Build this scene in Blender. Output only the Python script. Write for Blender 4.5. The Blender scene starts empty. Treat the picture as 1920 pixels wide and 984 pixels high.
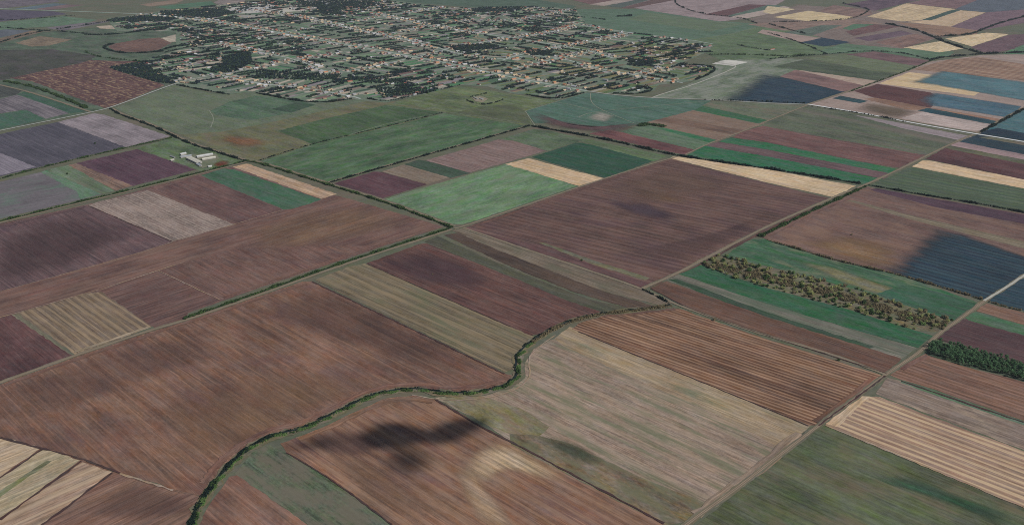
import bpy, bmesh, math, random
import numpy as np
from mathutils import Vector, Matrix

random.seed(7); rng = np.random.default_rng(11)
scene = bpy.context.scene
col = scene.collection
R = math.radians

# ---------------------------------------------------------------- camera
CAM_H, PITCH, FPX = 700.0, R(23.4), 1600.0
cam_d = bpy.data.cameras.new('camera'); cam = bpy.data.objects.new('camera', cam_d); col.objects.link(cam)
cam.location = (0, 0, CAM_H); cam.rotation_euler = (math.pi/2 - PITCH, 0, 0)
cam_d.sensor_fit = 'HORIZONTAL'; cam_d.sensor_width = 36; cam_d.lens = 36*FPX/1920
cam_d.clip_start = 1; cam_d.clip_end = 80000
scene.camera = cam

# ---------------------------------------------------------------- sky, sun, exposure
SUN_EL, SUN_AZ = R(40), R(118)          # azimuth measured clockwise from +Y (the view direction)
world = bpy.data.worlds.new('World'); scene.world = world; world.use_nodes = True
wn = world.node_tree; wn.nodes.clear()
sky = wn.nodes.new('ShaderNodeTexSky'); sky.sky_type = 'NISHITA'; sky.sun_disc = False
sky.sun_elevation = SUN_EL; sky.sun_rotation = SUN_AZ
bg = wn.nodes.new('ShaderNodeBackground'); bg.inputs[1].default_value = 0.058
wo = wn.nodes.new('ShaderNodeOutputWorld')
wn.links.new(sky.outputs[0], bg.inputs[0]); wn.links.new(bg.outputs[0], wo.inputs[0])
SUNV = Vector((math.sin(SUN_AZ)*math.cos(SUN_EL), math.cos(SUN_AZ)*math.cos(SUN_EL), math.sin(SUN_EL)))
sd = bpy.data.lights.new('sun', 'SUN'); sd.energy = 3.75; sd.angle = R(0.5); sd.color = (1, .97, .94)
so = bpy.data.objects.new('sun', sd); col.objects.link(so)
so.rotation_euler = SUNV.to_track_quat('Z', 'Y').to_euler(); so.location = (0, 0, 2000)
vs = scene.view_settings
vs.view_transform = 'Standard'; vs.look = 'None'; vs.gamma = 1; vs.exposure = 0.0; vs.use_curve_mapping = False
cy = scene.cycles; cy.use_denoising = False; cy.filter_width = 1.0; cy.max_bounces = 4; cy.volume_bounces = 0; cy.transparent_max_bounces = 24

# ---------------------------------------------------------------- the map: a picture point -> the point of flat ground it shows
CP, SP = math.cos(PITCH), math.sin(PITCH)
def G(p):
    a = (p[0]-960)/FPX; b = -(p[1]-492)/FPX
    dy = CP + b*SP; dz = -SP + b*CP
    t = -CAM_H/dz
    return np.array([a*t, dy*t])
def GG(pts): return np.array([G(p) for p in pts])
VPA, VPB = (-960, -200), (2650, -200)
def rowdir(pts, d):
    """ground direction of the tillage rows: along the 'A' or the 'B' family of field edges, or two points"""
    if isinstance(d, str):
        c = np.mean(np.array(pts, float), axis=0); vp = VPA if d == 'A' else VPB
        q = c + (np.array(vp)-c)*0.02
        e = G(q)-G(c)
    else:
        e = G(d[1])-G(d[0])
    return e/np.linalg.norm(e)
def S(*c):
    o = []
    for v in c:
        v /= 255
        o.append(v/12.92 if v <= .04045 else ((v+.055)/1.055)**2.4)
    return tuple(o)+(1,)

# ---------------------------------------------------------------- materials
class NT:
    def __init__(s, name):
        s.m = bpy.data.materials.new(name); s.m.use_nodes = True; s.t = s.m.node_tree; s.t.nodes.clear()
        s.out = s.n('ShaderNodeOutputMaterial')
    def n(s, t, **k):
        o = s.t.nodes.new(t)
        for a, v in k.items(): setattr(o, a, v)
        return o
    def l(s, a, b): s.t.links.new(a, b)
    def inp(s, sock, v):
        if hasattr(v, 'is_output'): s.l(v, sock)
        else: sock.default_value = v
    def math(s, op, a, b=None, c=None, clamp=False):
        o = s.n('ShaderNodeMath', operation=op, use_clamp=clamp)
        s.inp(o.inputs[0], a)
        if b is not None: s.inp(o.inputs[1], b)
        if c is not None: s.inp(o.inputs[2], c)
        return o.outputs[0]
    def noise(s, vec, scale=1, detail=2, rough=.5, dim='3D'):
        o = s.n('ShaderNodeTexNoise', noise_dimensions=dim)
        s.l(vec, o.inputs['Vector']); o.inputs['Scale'].default_value = scale
        o.inputs['Detail'].default_value = detail; o.inputs['Roughness'].default_value = rough
        return o.outputs['Fac']
    def scale(s, vec, x, y, z=1, off=(0, 0, 0)):
        o = s.n('ShaderNodeMapping'); s.l(vec, o.inputs['Vector'])
        o.inputs['Scale'].default_value = (x, y, z); o.inputs['Location'].default_value = off
        return o.outputs[0]
    def mix(s, f, a, b):
        o = s.n('ShaderNodeMix', data_type='RGBA'); s.inp(o.inputs[0], f); s.inp(o.inputs[6], a); s.inp(o.inputs[7], b)
        return o.outputs[2]
    def step(s, v, a, b):
        o = s.n('ShaderNodeMapRange', interpolation_type='SMOOTHSTEP'); s.inp(o.inputs[0], v)
        o.inputs[1].default_value = a; o.inputs[2].default_value = b
        return o.outputs[0]
    def surface(s, colr, rough=.95, spec=.05, alpha=None):
        p = s.n('ShaderNodeBsdfPrincipled'); s.inp(p.inputs['Base Color'], colr)
        p.inputs['Roughness'].default_value = rough; p.inputs['Specular IOR Level'].default_value = spec
        if alpha is not None: s.l(alpha, p.inputs['Alpha'])
        s.l(p.outputs[0], s.out.inputs[0])
        return s.m

def field_mat(name, c1, c2, patch=None, pamt=0, pthr=.55, pscale=70, lg=1.6, st=1.5, fn=.9, gr=.5, reg=None, regc=None,
              rega=.5, speck=None, spamt=0, soft=False, psx=1.0, hue=.14, cap=1.0, sat=1.0, fleck=.0, tram=.0, satv=2.2, valv=.9):
    """soil or crop: broad mottling, tillage streaks along the rows, fine lines, grain, weedy patches, regular swaths"""
    k = NT(name)
    uv = k.n('ShaderNodeUVMap').outputs[0]
    off = (random.uniform(-50, 50), random.uniform(-50, 50), random.uniform(-9, 9))
    nL = k.noise(k.scale(uv, 1/120, 1/70, 1, off), 1, 6, .62)
    ws = random.uniform(.7, 2.0); st *= random.uniform(.45, 1.3); fn *= random.uniform(.5, 1.15); lg *= random.uniform(.55, 1.05)
    nS = k.noise(k.scale(uv, 1/800, 1/(6.5*ws), 1, off), 1, 5, .8)
    nF = k.noise(k.scale(uv, 1/random.uniform(60, 160), 1/(3.2*random.uniform(.8, 1.5)), 1, off), 1, 3, .7)
    nG = k.noise(k.scale(uv, 1/7, 1/4, 1, off), 1, 4, .75)
    f = .5
    for w, n in ((lg, nL), (st, nS), (fn, nF), (gr, nG)):
        if w: f = k.math('MULTIPLY_ADD', k.math('SUBTRACT', n, .5), w, f)
    f = k.math('ADD', f, 0, clamp=True)
    c = k.mix(f, c1, c2)
    # drift of hue across the field: damp purplish soil, dry olive growth
    nH = k.noise(k.scale(uv, 1/95, 1/26, 1, (off[2], off[1], 5)), 1, 4, .65)
    hs = k.n('ShaderNodeHueSaturation'); k.l(c, hs.inputs['Color']); nQs = k.noise(k.scale(uv, 1/42, 1/17, 1, (off[0], off[2], 11)), 1, 5, .7)
    k.l(k.math('MAXIMUM', k.math('MULTIPLY_ADD', k.math('SUBTRACT', nQs, .5), satv, sat), .1), hs.inputs['Saturation'])
    k.l(k.math('MULTIPLY_ADD', k.math('SUBTRACT', k.noise(k.scale(uv, 1/16, 1/9, 1, (off[1], off[0], 2)), 1, 5, .75), .5), valv, 1.0), hs.inputs['Value'])
    k.l(k.math('MULTIPLY_ADD', k.math('SUBTRACT', nH, .5), hue, .5), hs.inputs['Hue'])
    c = hs.outputs[0]
    if fleck:
        nK = k.noise(k.scale(uv, 1/85, 1/2.6, 1, (off[1], off[2], 8)), 1, 4, .7)
        fk = k.math('MULTIPLY', k.step(nK, .52, .70), k.step(nL, .34, .6))
        c = k.mix(k.math('MULTIPLY', fk, fleck), c, [v*1.6 for v in c2[:3]]+[1])
    if tram:
        tf = random.choice((.62, 1.45, 1.45))
        sp_ = k.n('ShaderNodeSeparateXYZ'); k.l(uv, sp_.inputs[0])
        sv = k.math('SINE', k.math('MULTIPLY', k.math('MULTIPLY_ADD', k.math('SUBTRACT', nL, .5), 6, sp_.outputs[1]), 2*math.pi/random.uniform(15, 26)))
        tl = k.math('MULTIPLY', k.step(sv, .82, 1.0), k.step(nH, .36, .6))
        c = k.mix(k.math('MULTIPLY', tl, tram), c, [v*tf for v in c2[:3]]+[1])
    if patch:
        nP = k.noise(k.scale(uv, 1/(pscale*1.8*psx), 1/pscale, 1, (off[1], off[0], 3)), 1, 5, .65)
        nP = k.math('MULTIPLY_ADD', k.math('SUBTRACT', nS, .5), .35, nP)
        c = k.mix(k.math('MULTIPLY', k.step(nP, pthr-.09, pthr+.13), pamt), c, patch)
    if reg:
        sep = k.n('ShaderNodeSeparateXYZ'); k.l(uv, sep.inputs[0])
        nd = k.noise(k.scale(uv, 1/160, 1/30, 1, off), 1, 2, .5)
        v = k.math('MULTIPLY_ADD', k.math('SUBTRACT', nd, .5), reg*.55, sep.outputs[1])
        w = k.math('SINE', k.math('MULTIPLY', v, 2*math.pi/reg))
        w2 = k.math('SINE', k.math('MULTIPLY', v, 2*math.pi/(reg*2.73)))
        w = k.math('MULTIPLY_ADD', w2, .35, w)
        w = k.math('MULTIPLY_ADD', k.math('SUBTRACT', nF, .5), 2.4, w)
        w = k.step(w, -.2, .9)
        am = k.math('MULTIPLY', w, k.math('MULTIPLY_ADD', k.math('SUBTRACT', nL, .5), 2.2*rega, rega, clamp=True))
        am = k.math('MULTIPLY', am, k.math('MULTIPLY_ADD', k.math('SUBTRACT', nS, .5), 2.4, k.math('ADD', .5, nF)))
        c = k.mix(k.math('MULTIPLY', am, 1, clamp=True), c, regc)
    if speck:
        nQ = k.noise(k.scale(uv, 1/14, 1/4, 1, off), 1, 4, .75)
        c = k.mix(k.math('MULTIPLY', k.step(nQ, .5, .62), spamt), c, speck)
    al = None
    if soft:
        a = k.n('ShaderNodeAttribute', attribute_name='fade').outputs['Fac']
        nE = k.noise(k.scale(uv, 1/60, 1/22, 1, off), 1, 3, .6)
        a = k.math('MULTIPLY_ADD', k.math('SUBTRACT', nE, .5), k.math('MULTIPLY', 3.2, k.math('MULTIPLY', a, k.math('SUBTRACT', 1, a))), a)
        al = k.math('MULTIPLY', k.step(a, .0, 1.0), cap)
    return k.surface(c, .95, .04, al)

def plain_mat(name, c1, c2, scale=.2, rough=.9, spec=.1, detail=3, stretch=None, w=2.2):
    k = NT(name)
    tc = k.n('ShaderNodeNewGeometry').outputs['Position'] if stretch != 'obj' else k.n('ShaderNodeTexCoord').outputs['Object']
    n = k.noise(tc, scale, detail, .65)
    f = k.math('MULTIPLY_ADD', k.math('SUBTRACT', n, .5), w, .5, clamp=True)
    return k.surface(k.mix(f, c1, c2), rough, spec)

def leaf_mat(name, cs, big=1/14, rnd=False):
    """foliage colour drifting between three tones from clump to clump"""
    k = NT(name)
    pos = k.n('ShaderNodeNewGeometry').outputs['Position']
    n = k.noise(pos, big, 2, .6); n2 = k.noise(pos, 1/2.2, 2, .6)
    f = k.math('MULTIPLY_ADD', k.math('SUBTRACT', n, .5), 2.2, .5, clamp=True)
    c = k.mix(f, cs[0], cs[1])
    c = k.mix(k.math('MULTIPLY', k.step(n2, .5, .72), .7), c, cs[2])
    p = k.n('ShaderNodeBsdfPrincipled'); k.l(c, p.inputs['Base Color']); p.inputs['Roughness'].default_value = .8
    p.inputs['Specular IOR Level'].default_value = .1
    t = k.n('ShaderNodeBsdfTranslucent'); k.l(c, t.inputs[0])
    m = k.n('ShaderNodeMixShader'); m.inputs[0].default_value = .35
    k.l(p.outputs[0], m.inputs[1]); k.l(t.outputs[0], m.inputs[2]); k.l(m.outputs[0], k.out.inputs[0])
    return k.m

# ---------------------------------------------------------------- mesh helpers
def link(name, me, mat=None, parent=None):
    o = bpy.data.objects.new(name, me); col.objects.link(o)
    if mat is not None: me.materials.append(mat)
    if parent is not None: o.parent = parent
    return o
def tag(o, label=None, cat=None, group=None, kind=None):
    if label: o['label'] = label
    if cat: o['category'] = cat
    if group: o['group'] = group
    if kind: o['kind'] = kind
    return o
def empty(name, loc=(0, 0, 0), rz=0):
    o = bpy.data.objects.new(name, None); col.objects.link(o); o.location = loc; o.rotation_euler = (0, 0, rz)
    o.empty_display_size = 3
    return o
ZL = [0.02]
def nextz():
    ZL[0] += 0.0025
    return ZL[0]
def mesh_np(name, verts, faces_n, loops):
    me = bpy.data.meshes.new(name)
    nf = len(loops)//faces_n
    me.vertices.add(len(verts)); me.vertices.foreach_set('co', np.asarray(verts, np.float32).ravel())
    me.loops.add(len(loops)); me.loops.foreach_set('vertex_index', np.asarray(loops, np.int32))
    me.polygons.add(nf); me.polygons.foreach_set('loop_start', np.arange(0, nf*faces_n, faces_n, dtype=np.int32))
    me.update(calc_edges=True); me.validate()
    return me
def put_uv(me, e, c):
    off = np.array([random.uniform(-900, 900), random.uniform(-900, 900)])
    lay = me.uv_layers.new(name='UVMap')
    co = np.empty(len(me.vertices)*3, np.float32); me.vertices.foreach_get('co', co); co = co.reshape(-1, 3)[:, :2]-c
    li = np.empty(len(me.loops), np.int32); me.loops.foreach_get('vertex_index', li)
    u = co@e+off[0]; v = co@np.array([-e[1], e[0]])+off[1]
    lay.data.foreach_set('uv', np.stack([u, v], 1)[li].astype(np.float32).ravel())
def outline(P, closed=True, jit=.5):
    """subdivide a ground outline and roughen it a little, as ploughed edges are"""
    out = []
    n = len(P)
    for i in range(n if closed else n-1):
        a, b = P[i], P[(i+1) % n]
        L = np.linalg.norm(b-a); m = max(1, min(70, int(L/11)))
        nr = np.array([-(b-a)[1], (b-a)[0]])/max(L, 1e-6)
        j = jit*(1+np.linalg.norm((a+b)/2)/2500)
        for q in range(m):
            p = a+(b-a)*q/m
            out.append(p+(nr*random.uniform(-j, j) if q else 0))
    if not closed: out.append(P[-1])
    return np.array(out)
def sheet(name, pts, mat, d='A', jit=1.0, kind='structure', label=None, parent=None):
    P = outline(GG(pts), True, jit); z = nextz()
    c = P.mean(axis=0)
    bm = bmesh.new()
    f = bm.faces.new([bm.verts.new((p[0], p[1], z)) for p in P])
    bm.normal_update()
    if f.normal.z < 0: f.normal_flip()
    bmesh.ops.triangulate(bm, faces=[f])
    me = bpy.data.meshes.new(name); bm.to_mesh(me); bm.free()
    put_uv(me, rowdir(pts, d), c)
    o = link(name, me, mat, parent)
    if parent is None: tag(o, label, kind=kind)
    return o
def soft_sheet(name, outer, inner, mat, d='A', label=None, stain=True, shrink=.45):
    """a patch whose colour runs out between the two outlines (same number of points)"""
    A, B = GG(outer), GG(inner); n = len(A); z = nextz()
    c = B.mean(axis=0)
    if stain: A = c+(A-c)*1.22; B = c+(B-c)*shrink
    ring = []
    for i in range(n):
        for q in range(6):
            ring.append((A[i]+(A[(i+1) % n]-A[i])*q/6, B[i]+(B[(i+1) % n]-B[i])*q/6))
    N = len(ring)
    def smooth(X):
        for _ in range(3 if stain else 0): X = (np.roll(X, 1, 0)+2*X+np.roll(X, -1, 0))/4
        return X
    PA = smooth(np.array([r[0] for r in ring])); PB = smooth(np.array([r[1] for r in ring]))
    K = 4; V = []
    for k in range(K+1): V += [(*(PA[i]+(PB[i]-PA[i])*k/K), z) for i in range(N)]
    V.append((*c, z)); F = []
    for k in range(K):
        for i in range(N): F.append((k*N+i, k*N+(i+1) % N, (k+1)*N+(i+1) % N, (k+1)*N+i))
    for i in range(N): F.append((K*N+i, K*N+(i+1) % N, (K+1)*N))
    me = bpy.data.meshes.new(name); me.from_pydata(V, [], F); me.update()
    at = me.attributes.new('fade', 'FLOAT', 'POINT')
    at.data.foreach_set('value', np.array([k/K for k in range(K+1) for i in range(N)]+[1.0], np.float32))
    put_uv(me, rowdir(outer, d), c)
    return tag(link(name, me, mat), label, kind='structure')
def resample(P, step):
    out = [P[0]]
    for a, b in zip(P[:-1], P[1:]):
        L = np.linalg.norm(b-a); m = max(1, int(round(L/step)))
        out += [a+(b-a)*(q+1)/m for q in range(m)]
    return np.array(out)
def smooth_line(P, it=2):
    for _ in range(it):
        Q = [P[0]]
        for a, b in zip(P[:-1], P[1:]): Q += [a*.75+b*.25, a*.25+b*.75]
        Q.append(P[-1]); P = np.array(Q)
    return P
def normals(P):
    t = np.gradient(P, axis=0); t /= np.linalg.norm(t, axis=1)[:, None]+1e-9
    return np.stack([-t[:, 1], t[:, 0]], 1)
def ribbon(name, pts, width, mat, jit=.0, kind='structure', label=None, smooth=2, z=None, parent=None, ground=False):
    P = np.array(pts) if ground else GG(pts)
    P = smooth_line(P, smooth) if len(P) > 2 and smooth else P
    P = resample(P, max(8, width*1.5)); nr = normals(P); z = nextz() if z is None else z
    V = []; F = []; uv = []; s = 0
    for i, p in enumerate(P):
        if i: s += np.linalg.norm(P[i]-P[i-1])
        w = width/2
        a = p+nr[i]*(w+random.uniform(-jit, jit)); b = p-nr[i]*(w+random.uniform(-jit, jit))
        V += [(*a, z), (*p, z), (*b, z)]; uv += [(s, -w), (s, 0), (s, w)]
        if i: k = 3*i; F += [(k-3, k-2, k+1, k), (k-2, k-1, k+2, k+1)]
    me = bpy.data.meshes.new(name); me.from_pydata(V, [], F); me.update()
    lay = me.uv_layers.new(name='UVMap')
    for lp in me.loops: lay.data[lp.index].uv = uv[lp.vertex_index]
    if me.polygons and me.polygons[0].normal.z < 0: me.flip_normals()
    o = link(name, me, mat, parent)
    if parent is None: tag(o, label, kind=kind)
    return o

# leaf-clump vegetation -------------------------------------------------------
def leaf_quads(centres, rad, nq, size, flat=.85, up=.35):
    """centres (n,3), rad (n,): nq leaf faces spread through each clump -> (N,4,3)"""
    n = len(centres)
    d = rng.normal(size=(n, nq, 3)); d /= np.linalg.norm(d, axis=2)[..., None]
    rr = rng.uniform(.45, 1.0, (n, nq, 1))**.6
    lump = 1+.28*np.sin(d[..., :1]*5+rng.uniform(0, 6, (n, 1, 1)))*np.cos(d[..., 1:2]*4)
    p = d*rr*lump*rad[:, None, None]; p[..., 2] *= flat
    p += centres[:, None, :]
    nrm = d+rng.normal(scale=.55, size=d.shape); nrm[..., 2] += up
    nrm /= np.linalg.norm(nrm, axis=2)[..., None]
    r = rng.normal(size=d.shape); a = np.cross(nrm, r); a /= np.linalg.norm(a, axis=2)[..., None]
    b = np.cross(nrm, a)
    s = (size*rad)[:, None, None]*rng.uniform(.6, 1.3, (n, nq, 1))
    q = np.stack([p-a*s-b*s*.7, p+a*s*.9-b*s, p+a*s+b*s*.8, p-a*s*.8+b*s], 2)
    return q.reshape(-1, 4, 3)
def quad_mesh(name, q, zoff=0.0):
    q[..., 2] = np.maximum(q[..., 2]+zoff, .02)
    return mesh_np(name, q.reshape(-1, 3), 4, np.arange(len(q)*4))
def hedge(name, pts, width, rad, mat, label=None, cat='hedge', gap=0.0, nq=22, dens=1.0, group=None, kind=None, side=0, hz=.8, ground=False, patchy=0.0, up=.5, wob=0.0):
    P = np.array(pts) if ground else GG(pts)
    P = smooth_line(P, 2) if len(P) > 2 else P
    P = resample(P, rad*1.15/dens); nr = normals(P)
    C = []; Rr = []
    ph = random.uniform(0, 99)
    rows = max(1, int(round(width/(rad*1.3))))
    for i, p in enumerate(P):
        thick = .5+.5*math.sin(i*.21+ph)*math.sin(i*.053+ph*2)
        for r in range(rows):
            if thick < patchy and random.random() < .85: continue
            if random.random() < gap*(1.5-thick): continue
            r0 = rad*random.uniform(.5, 1.25)*(.55+.85*thick)
            o = (r+.5)/rows-.5 if rows > 1 else 0
            q = p+nr[i]*(o*width*(.6+.6*thick)+side+wob*math.sin(i*.17+ph)+random.uniform(-.3, .3)*rad)+np.array([random.uniform(-.4, .4), random.uniform(-.4, .4)])*rad
            C.append((q[0], q[1], r0*hz)); Rr.append(r0)
    me = quad_mesh(name, leaf_quads(np.array(C), np.array(Rr), nq, .42, .85, up), .6)
    return tag(link(name, me, mat), label, cat if kind is None else None, group, kind)

# ================================================================ SETTING: ground and fields
g_mat = field_mat('rough_grass', S(76, 84, 68), S(112, 112, 92), patch=S(120, 100, 90), pamt=.5, pscale=140, st=.6, fn=.4)
bm = bmesh.new(); bmesh.ops.create_grid(bm, x_segments=24, y_segments=24, size=15000)
bmesh.ops.translate(bm, vec=(0, 13000, 0), verts=bm.verts)
me = bpy.data.meshes.new('ground'); bm.to_mesh(me); bm.free()
put_uv(me, np.array([.9, .43]), np.array([0., 0.]))
tag(link('ground', me, g_mat), kind='structure')

def C(c, s=1.0): return tuple(max(0, min(255, v*s)) for v in c)
def dual(c, lo=.80, hi=1.2, tint=(0, 0, 0)):
    a = C(c, lo); b = C(c, hi)
    return S(*a), S(*(max(0, min(255, b[i]+tint[i])) for i in range(3)))
SOIL = dict(lg=2.1, st=1.7, fn=2.2, gr=1.0, satv=1.2, valv=.7, hue=.05, fleck=.7, tram=.35)
GRASS = dict(lg=2.2, st=1.0, fn=.9, gr=1.4, hue=.18, sat=.86, satv=2.4, valv=1.0)
CROP = dict(lg=1.5, st=1.5, fn=1.4, gr=1.2, hue=.16, sat=.9, satv=2.2, valv=.9)
def soil(c, **k):
    c = (c[0]*.955, c[1]*.975, c[2]*.94)
    a, b = dual(c, .80, 1.17, (4, 2, -3)); p = dict(SOIL); p.update(k); return ('ploughed_field', a, b, p)
def straw(c, **k):
    a, b = dual(c, .78, 1.14); p = dict(SOIL, lg=1.1, st=1.4); p.update(k); return ('stubble_field', a, b, p)
def crop(c, **k):
    c = (c[0], c[1]*.985, c[2]*.92) if c[1] > c[2] else c
    a, b = dual(c, .76, 1.18); p = dict(CROP); p.update(k); return ('crop_field', a, b, p)
def mead(c, **k):
    c = (c[0]*.98, c[1]*.98, c[2]*.91)
    a, b = dual(c, .75, 1.18, (4, 0, -4)); p = dict(GRASS); p.update(k); return ('meadow', a, b, p)
def F(spec, pts, d='A', **k):
    nm, a, b, p = spec
    return sheet(nm, pts, field_mat(nm, a, b, **p), d, **k)
def SF(spec, outer, inner, d='A', stain=True, cap=.8, shrink=.45):
    nm, a, b, p = spec
    return soft_sheet(nm, outer, inner, field_mat(nm, a, b, soft=True, cap=cap if stain else 1.0, **p), d, stain=stain, shrink=shrink)
TAN = S(168, 140, 118); GRN = S(70, 104, 78); OLV = S(112, 112, 84); DPU = S(66, 52, 62); PALE = S(182, 164, 140)

# ---- far left, above the lane from the left crossroads
F(mead((82, 100, 88), patch=S(100, 92, 88), pamt=.5), [(-700, 92), (-200, 40), (90, 60), (330, 40), (430, 30), (430, 160), (330, 160), (200, 205), (0, 245), (-500, 340)])
F(mead((72, 76, 74), patch=S(90, 80, 84), pamt=.7), [(-200, 105), (0, 94), (100, 93), (180, 105), (170, 114), (20, 148), (-200, 190)])
F(crop((92, 96, 102)), [(-300, 55), (0, 55), (62, 58), (0, 71), (-300, 110)])
F(soil((116, 100, 92)), [(-150, 100), (0, 72), (60, 58), (82, 60), (20, 76), (-120, 112)], 'B')
F(soil((122, 106, 96)), [(28, 81), (75, 68), (135, 75), (92, 86), (60, 88)])
F(soil((86, 78, 96)), [(-300, 35), (0, 19), (100, 22), (128, 27), (0, 41), (-300, 66)])
F(crop((92, 116, 98)), [(-300, 60), (0, 42), (120, 31), (182, 38), (150, 48), (60, 52), (-300, 80)])
F(soil((110, 102, 112)), [(85, 53), (150, 44), (215, 39), (182, 46), (120, 58)], 'B')
F(soil((104, 94, 106)), [(-200, 10), (0, 2), (100, -3), (112, 4), (0, 17), (-200, 26)])
F(crop((92, 106, 112)), [(20, 18), (100, 7), (130, 8), (70, 18)], 'B')
F(soil((112, 92, 98)), [(62, 18), (125, 9), (160, 10), (90, 20)], 'B')
F(soil((132, 112, 104)), [(262, 9), (320, 1), (345, 1), (330, 7), (280, 13)], 'B')
F(crop((78, 112, 92)), [(290, 14), (340, 8), (395, 3), (405, 10), (320, 18)], 'B')
F(soil((128, 116, 118)), [(400, 5), (420, -3), (455, -3), (462, 6), (415, 12)])
F(crop((78, 98, 86)), [(480, -4), (700, -10), (960, -8), (1080, 12), (1060, 27), (960, 20), (760, 5)])
F(soil((92, 68, 72), patch=S(172, 148, 114), pamt=.7, pthr=.57, pscale=13, psx=1.6, lg=2.6, gr=1.6), [(18, 147), (150, 119), (170, 113), (212, 115), (262, 115), (205, 126), (222, 134), (302, 157), (310, 160), (212, 200), (195, 203), (60, 153)])
F(soil((108, 84, 82), lg=1.0), [(202, 88), (216, 82), (262, 74), (300, 71), (326, 78), (312, 86), (300, 93), (270, 98), (235, 98), (215, 95)])
F(straw((172, 156, 138), lg=2), [(180, 50), (205, 48), (240, 51), (225, 56), (188, 54)])
F(straw((176, 164, 146), lg=2), [(302, 72), (330, 65), (375, 67), (360, 75), (320, 80)])
# ---- left, below that lane
F(soil((72, 74, 76)), [(-300, 205), (0, 158), (45, 169), (30, 178), (0, 184), (-300, 245)])
F(soil((110, 102, 112)), [(-300, 255), (0, 186), (32, 178), (132, 212), (86, 223), (46, 206), (0, 213), (-300, 285)], 'A')
F(crop((64, 92, 80)), [(32, 177), (50, 171), (168, 208), (132, 213)])
F(crop((70, 98, 86)), [(-200, 255), (0, 215), (48, 206), (85, 223), (0, 243), (-200, 285)])
F(soil((82, 78, 92), lg=1.2, st=1.2), [(-300, 345), (0, 252), (25, 246), (110, 229), (236, 275), (75, 313), (0, 331), (-300, 400)])
F(straw((124, 116, 124), reg=9, regc=S(150, 142, 144), rega=.4), [(-200, 340), (0, 287), (67, 313), (30, 322), (0, 329), (-200, 376)])
F(straw((132, 122, 124), lg=2.2), [(108, 229), (175, 213), (195, 215), (319, 256), (236, 276)])
F(straw((108, 102, 104), patch=S(92, 120, 100), pamt=.6, pthr=.56), [(-300, 405), (0, 341), (76, 323), (192, 364), (120, 382), (0, 410), (-300, 485)], ((0, 400), (110, 378)))
F(crop((94, 124, 104), patch=S(110, 106, 98), pamt=.6), [(76, 323), (88, 319), (192, 363), (150, 374), (145, 360)])
F(crop((98, 116, 96), patch=S(120, 104, 92), pamt=.5), [(86, 319), (130, 309), (218, 357), (192, 364)])
F(soil((126, 102, 96)), [(128, 309), (146, 306), (252, 348), (216, 358)])
F(soil((88, 66, 80), st=1.4), [(143, 306), (256, 280), (370, 318), (250, 349)])
F(mead((92, 112, 86)), [(256, 279), (322, 258), (342, 263), (400, 284), (457, 303), (375, 321), (364, 317)])
# ---- the broad ploughed land between the two ditches on the left
F(soil((108, 84, 84)), [(-300, 520), (0, 419), (190, 378), (300, 345), (375, 322), (440, 312), (628, 366), (832, 425), (640, 488), (480, 542), (355, 586), (275, 614), (0, 714), (-300, 840)])
F(soil((98, 78, 84), patch=S(78, 64, 80), pamt=.5, pthr=.6), [(-300, 520), (0, 423), (162, 385), (322, 453), (250, 478), (100, 520), (0, 547), (-300, 640)])
F(straw((128, 112, 104), reg=8, regc=S(168, 152, 138), rega=.4, speck=S(176, 160, 146), spamt=.45, lg=2.4), [(182, 379), (276, 357), (291, 362), (440, 421), (325, 453), (166, 385)])
F(soil((104, 80, 82)), [(290, 356), (366, 332), (381, 330), (531, 395), (446, 421)])
F(crop((66, 98, 80), patch=S(92, 100, 88), pamt=.6), [(375, 329), (420, 316), (440, 318), (602, 374), (562, 390), (531, 393)])
F(straw((168, 142, 118)), [(436, 313), (463, 307), (632, 364), (603, 373)])
F(soil((112, 86, 84), st=2.8, patch=S(126, 102, 88), pamt=.6, pscale=90), [(-300, 645), (0, 547), (330, 453), (540, 394), (634, 367), (831, 425), (700, 462), (440, 466), (345, 492), (185, 543), (0, 594), (-300, 690)], 'B')
F(soil((104, 80, 80), st=1.1), [(187, 545), (297, 508), (412, 562), (354, 584), (345, 599), (290, 614)], 'B')
F(soil((112, 86, 84)), [(297, 507), (345, 492), (440, 465), (560, 462), (705, 461), (640, 487), (480, 541), (413, 562)])
F(straw((122, 106, 90), reg=13, regc=S(160, 138, 110), rega=.6, lg=2), [(24, 590), (162, 550), (190, 547), (286, 612), (140, 666), (130, 665)])
F(straw((116, 110, 92), reg=30, regc=S(88, 92, 80), rega=.5), [(22, 590), (34, 588), (140, 664), (130, 668)])
F(soil((96, 70, 74)), [(-200, 660), (0, 597), (22, 591), (127, 662), (140, 668), (0, 714), (-200, 785)])
# ---- the big brown field along the winding canal and its neighbours
CANAL = [(1258, 573), (1210, 580), (1122, 589), (1067, 603), (1025, 623), (998, 641), (974, 662), (970, 682), (974, 703), (955, 722), (905, 736), (855, 739), (820, 736), (780, 729), (730, 734), (697, 742), (655, 762), (615, 782), (567, 806), (517, 815), (480, 832), (445, 858), (425, 880), (402, 909), (378, 938), (362, 978), (340, 1040)]
F(soil((120, 91, 83), patch=S(96, 74, 80), pamt=.45, pthr=.6, pscale=80), [(-300, 850), (0, 718), (140, 668), (275, 623), (480, 557), (567, 528), (585, 527), (945, 700), (968, 705), (955, 722), (905, 736), (855, 739), (780, 729), (730, 734), (655, 762), (567, 806), (517, 815), (480, 832), (425, 880), (385, 930), (345, 922), (225, 886), (150, 857), (77, 839), (0, 818), (-300, 770)])
F(soil((116, 88, 80)), [(-300, 775), (0, 819), (77, 839), (150, 857), (212, 884), (374, 930), (350, 1060), (-300, 1100)], 'B')
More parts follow.
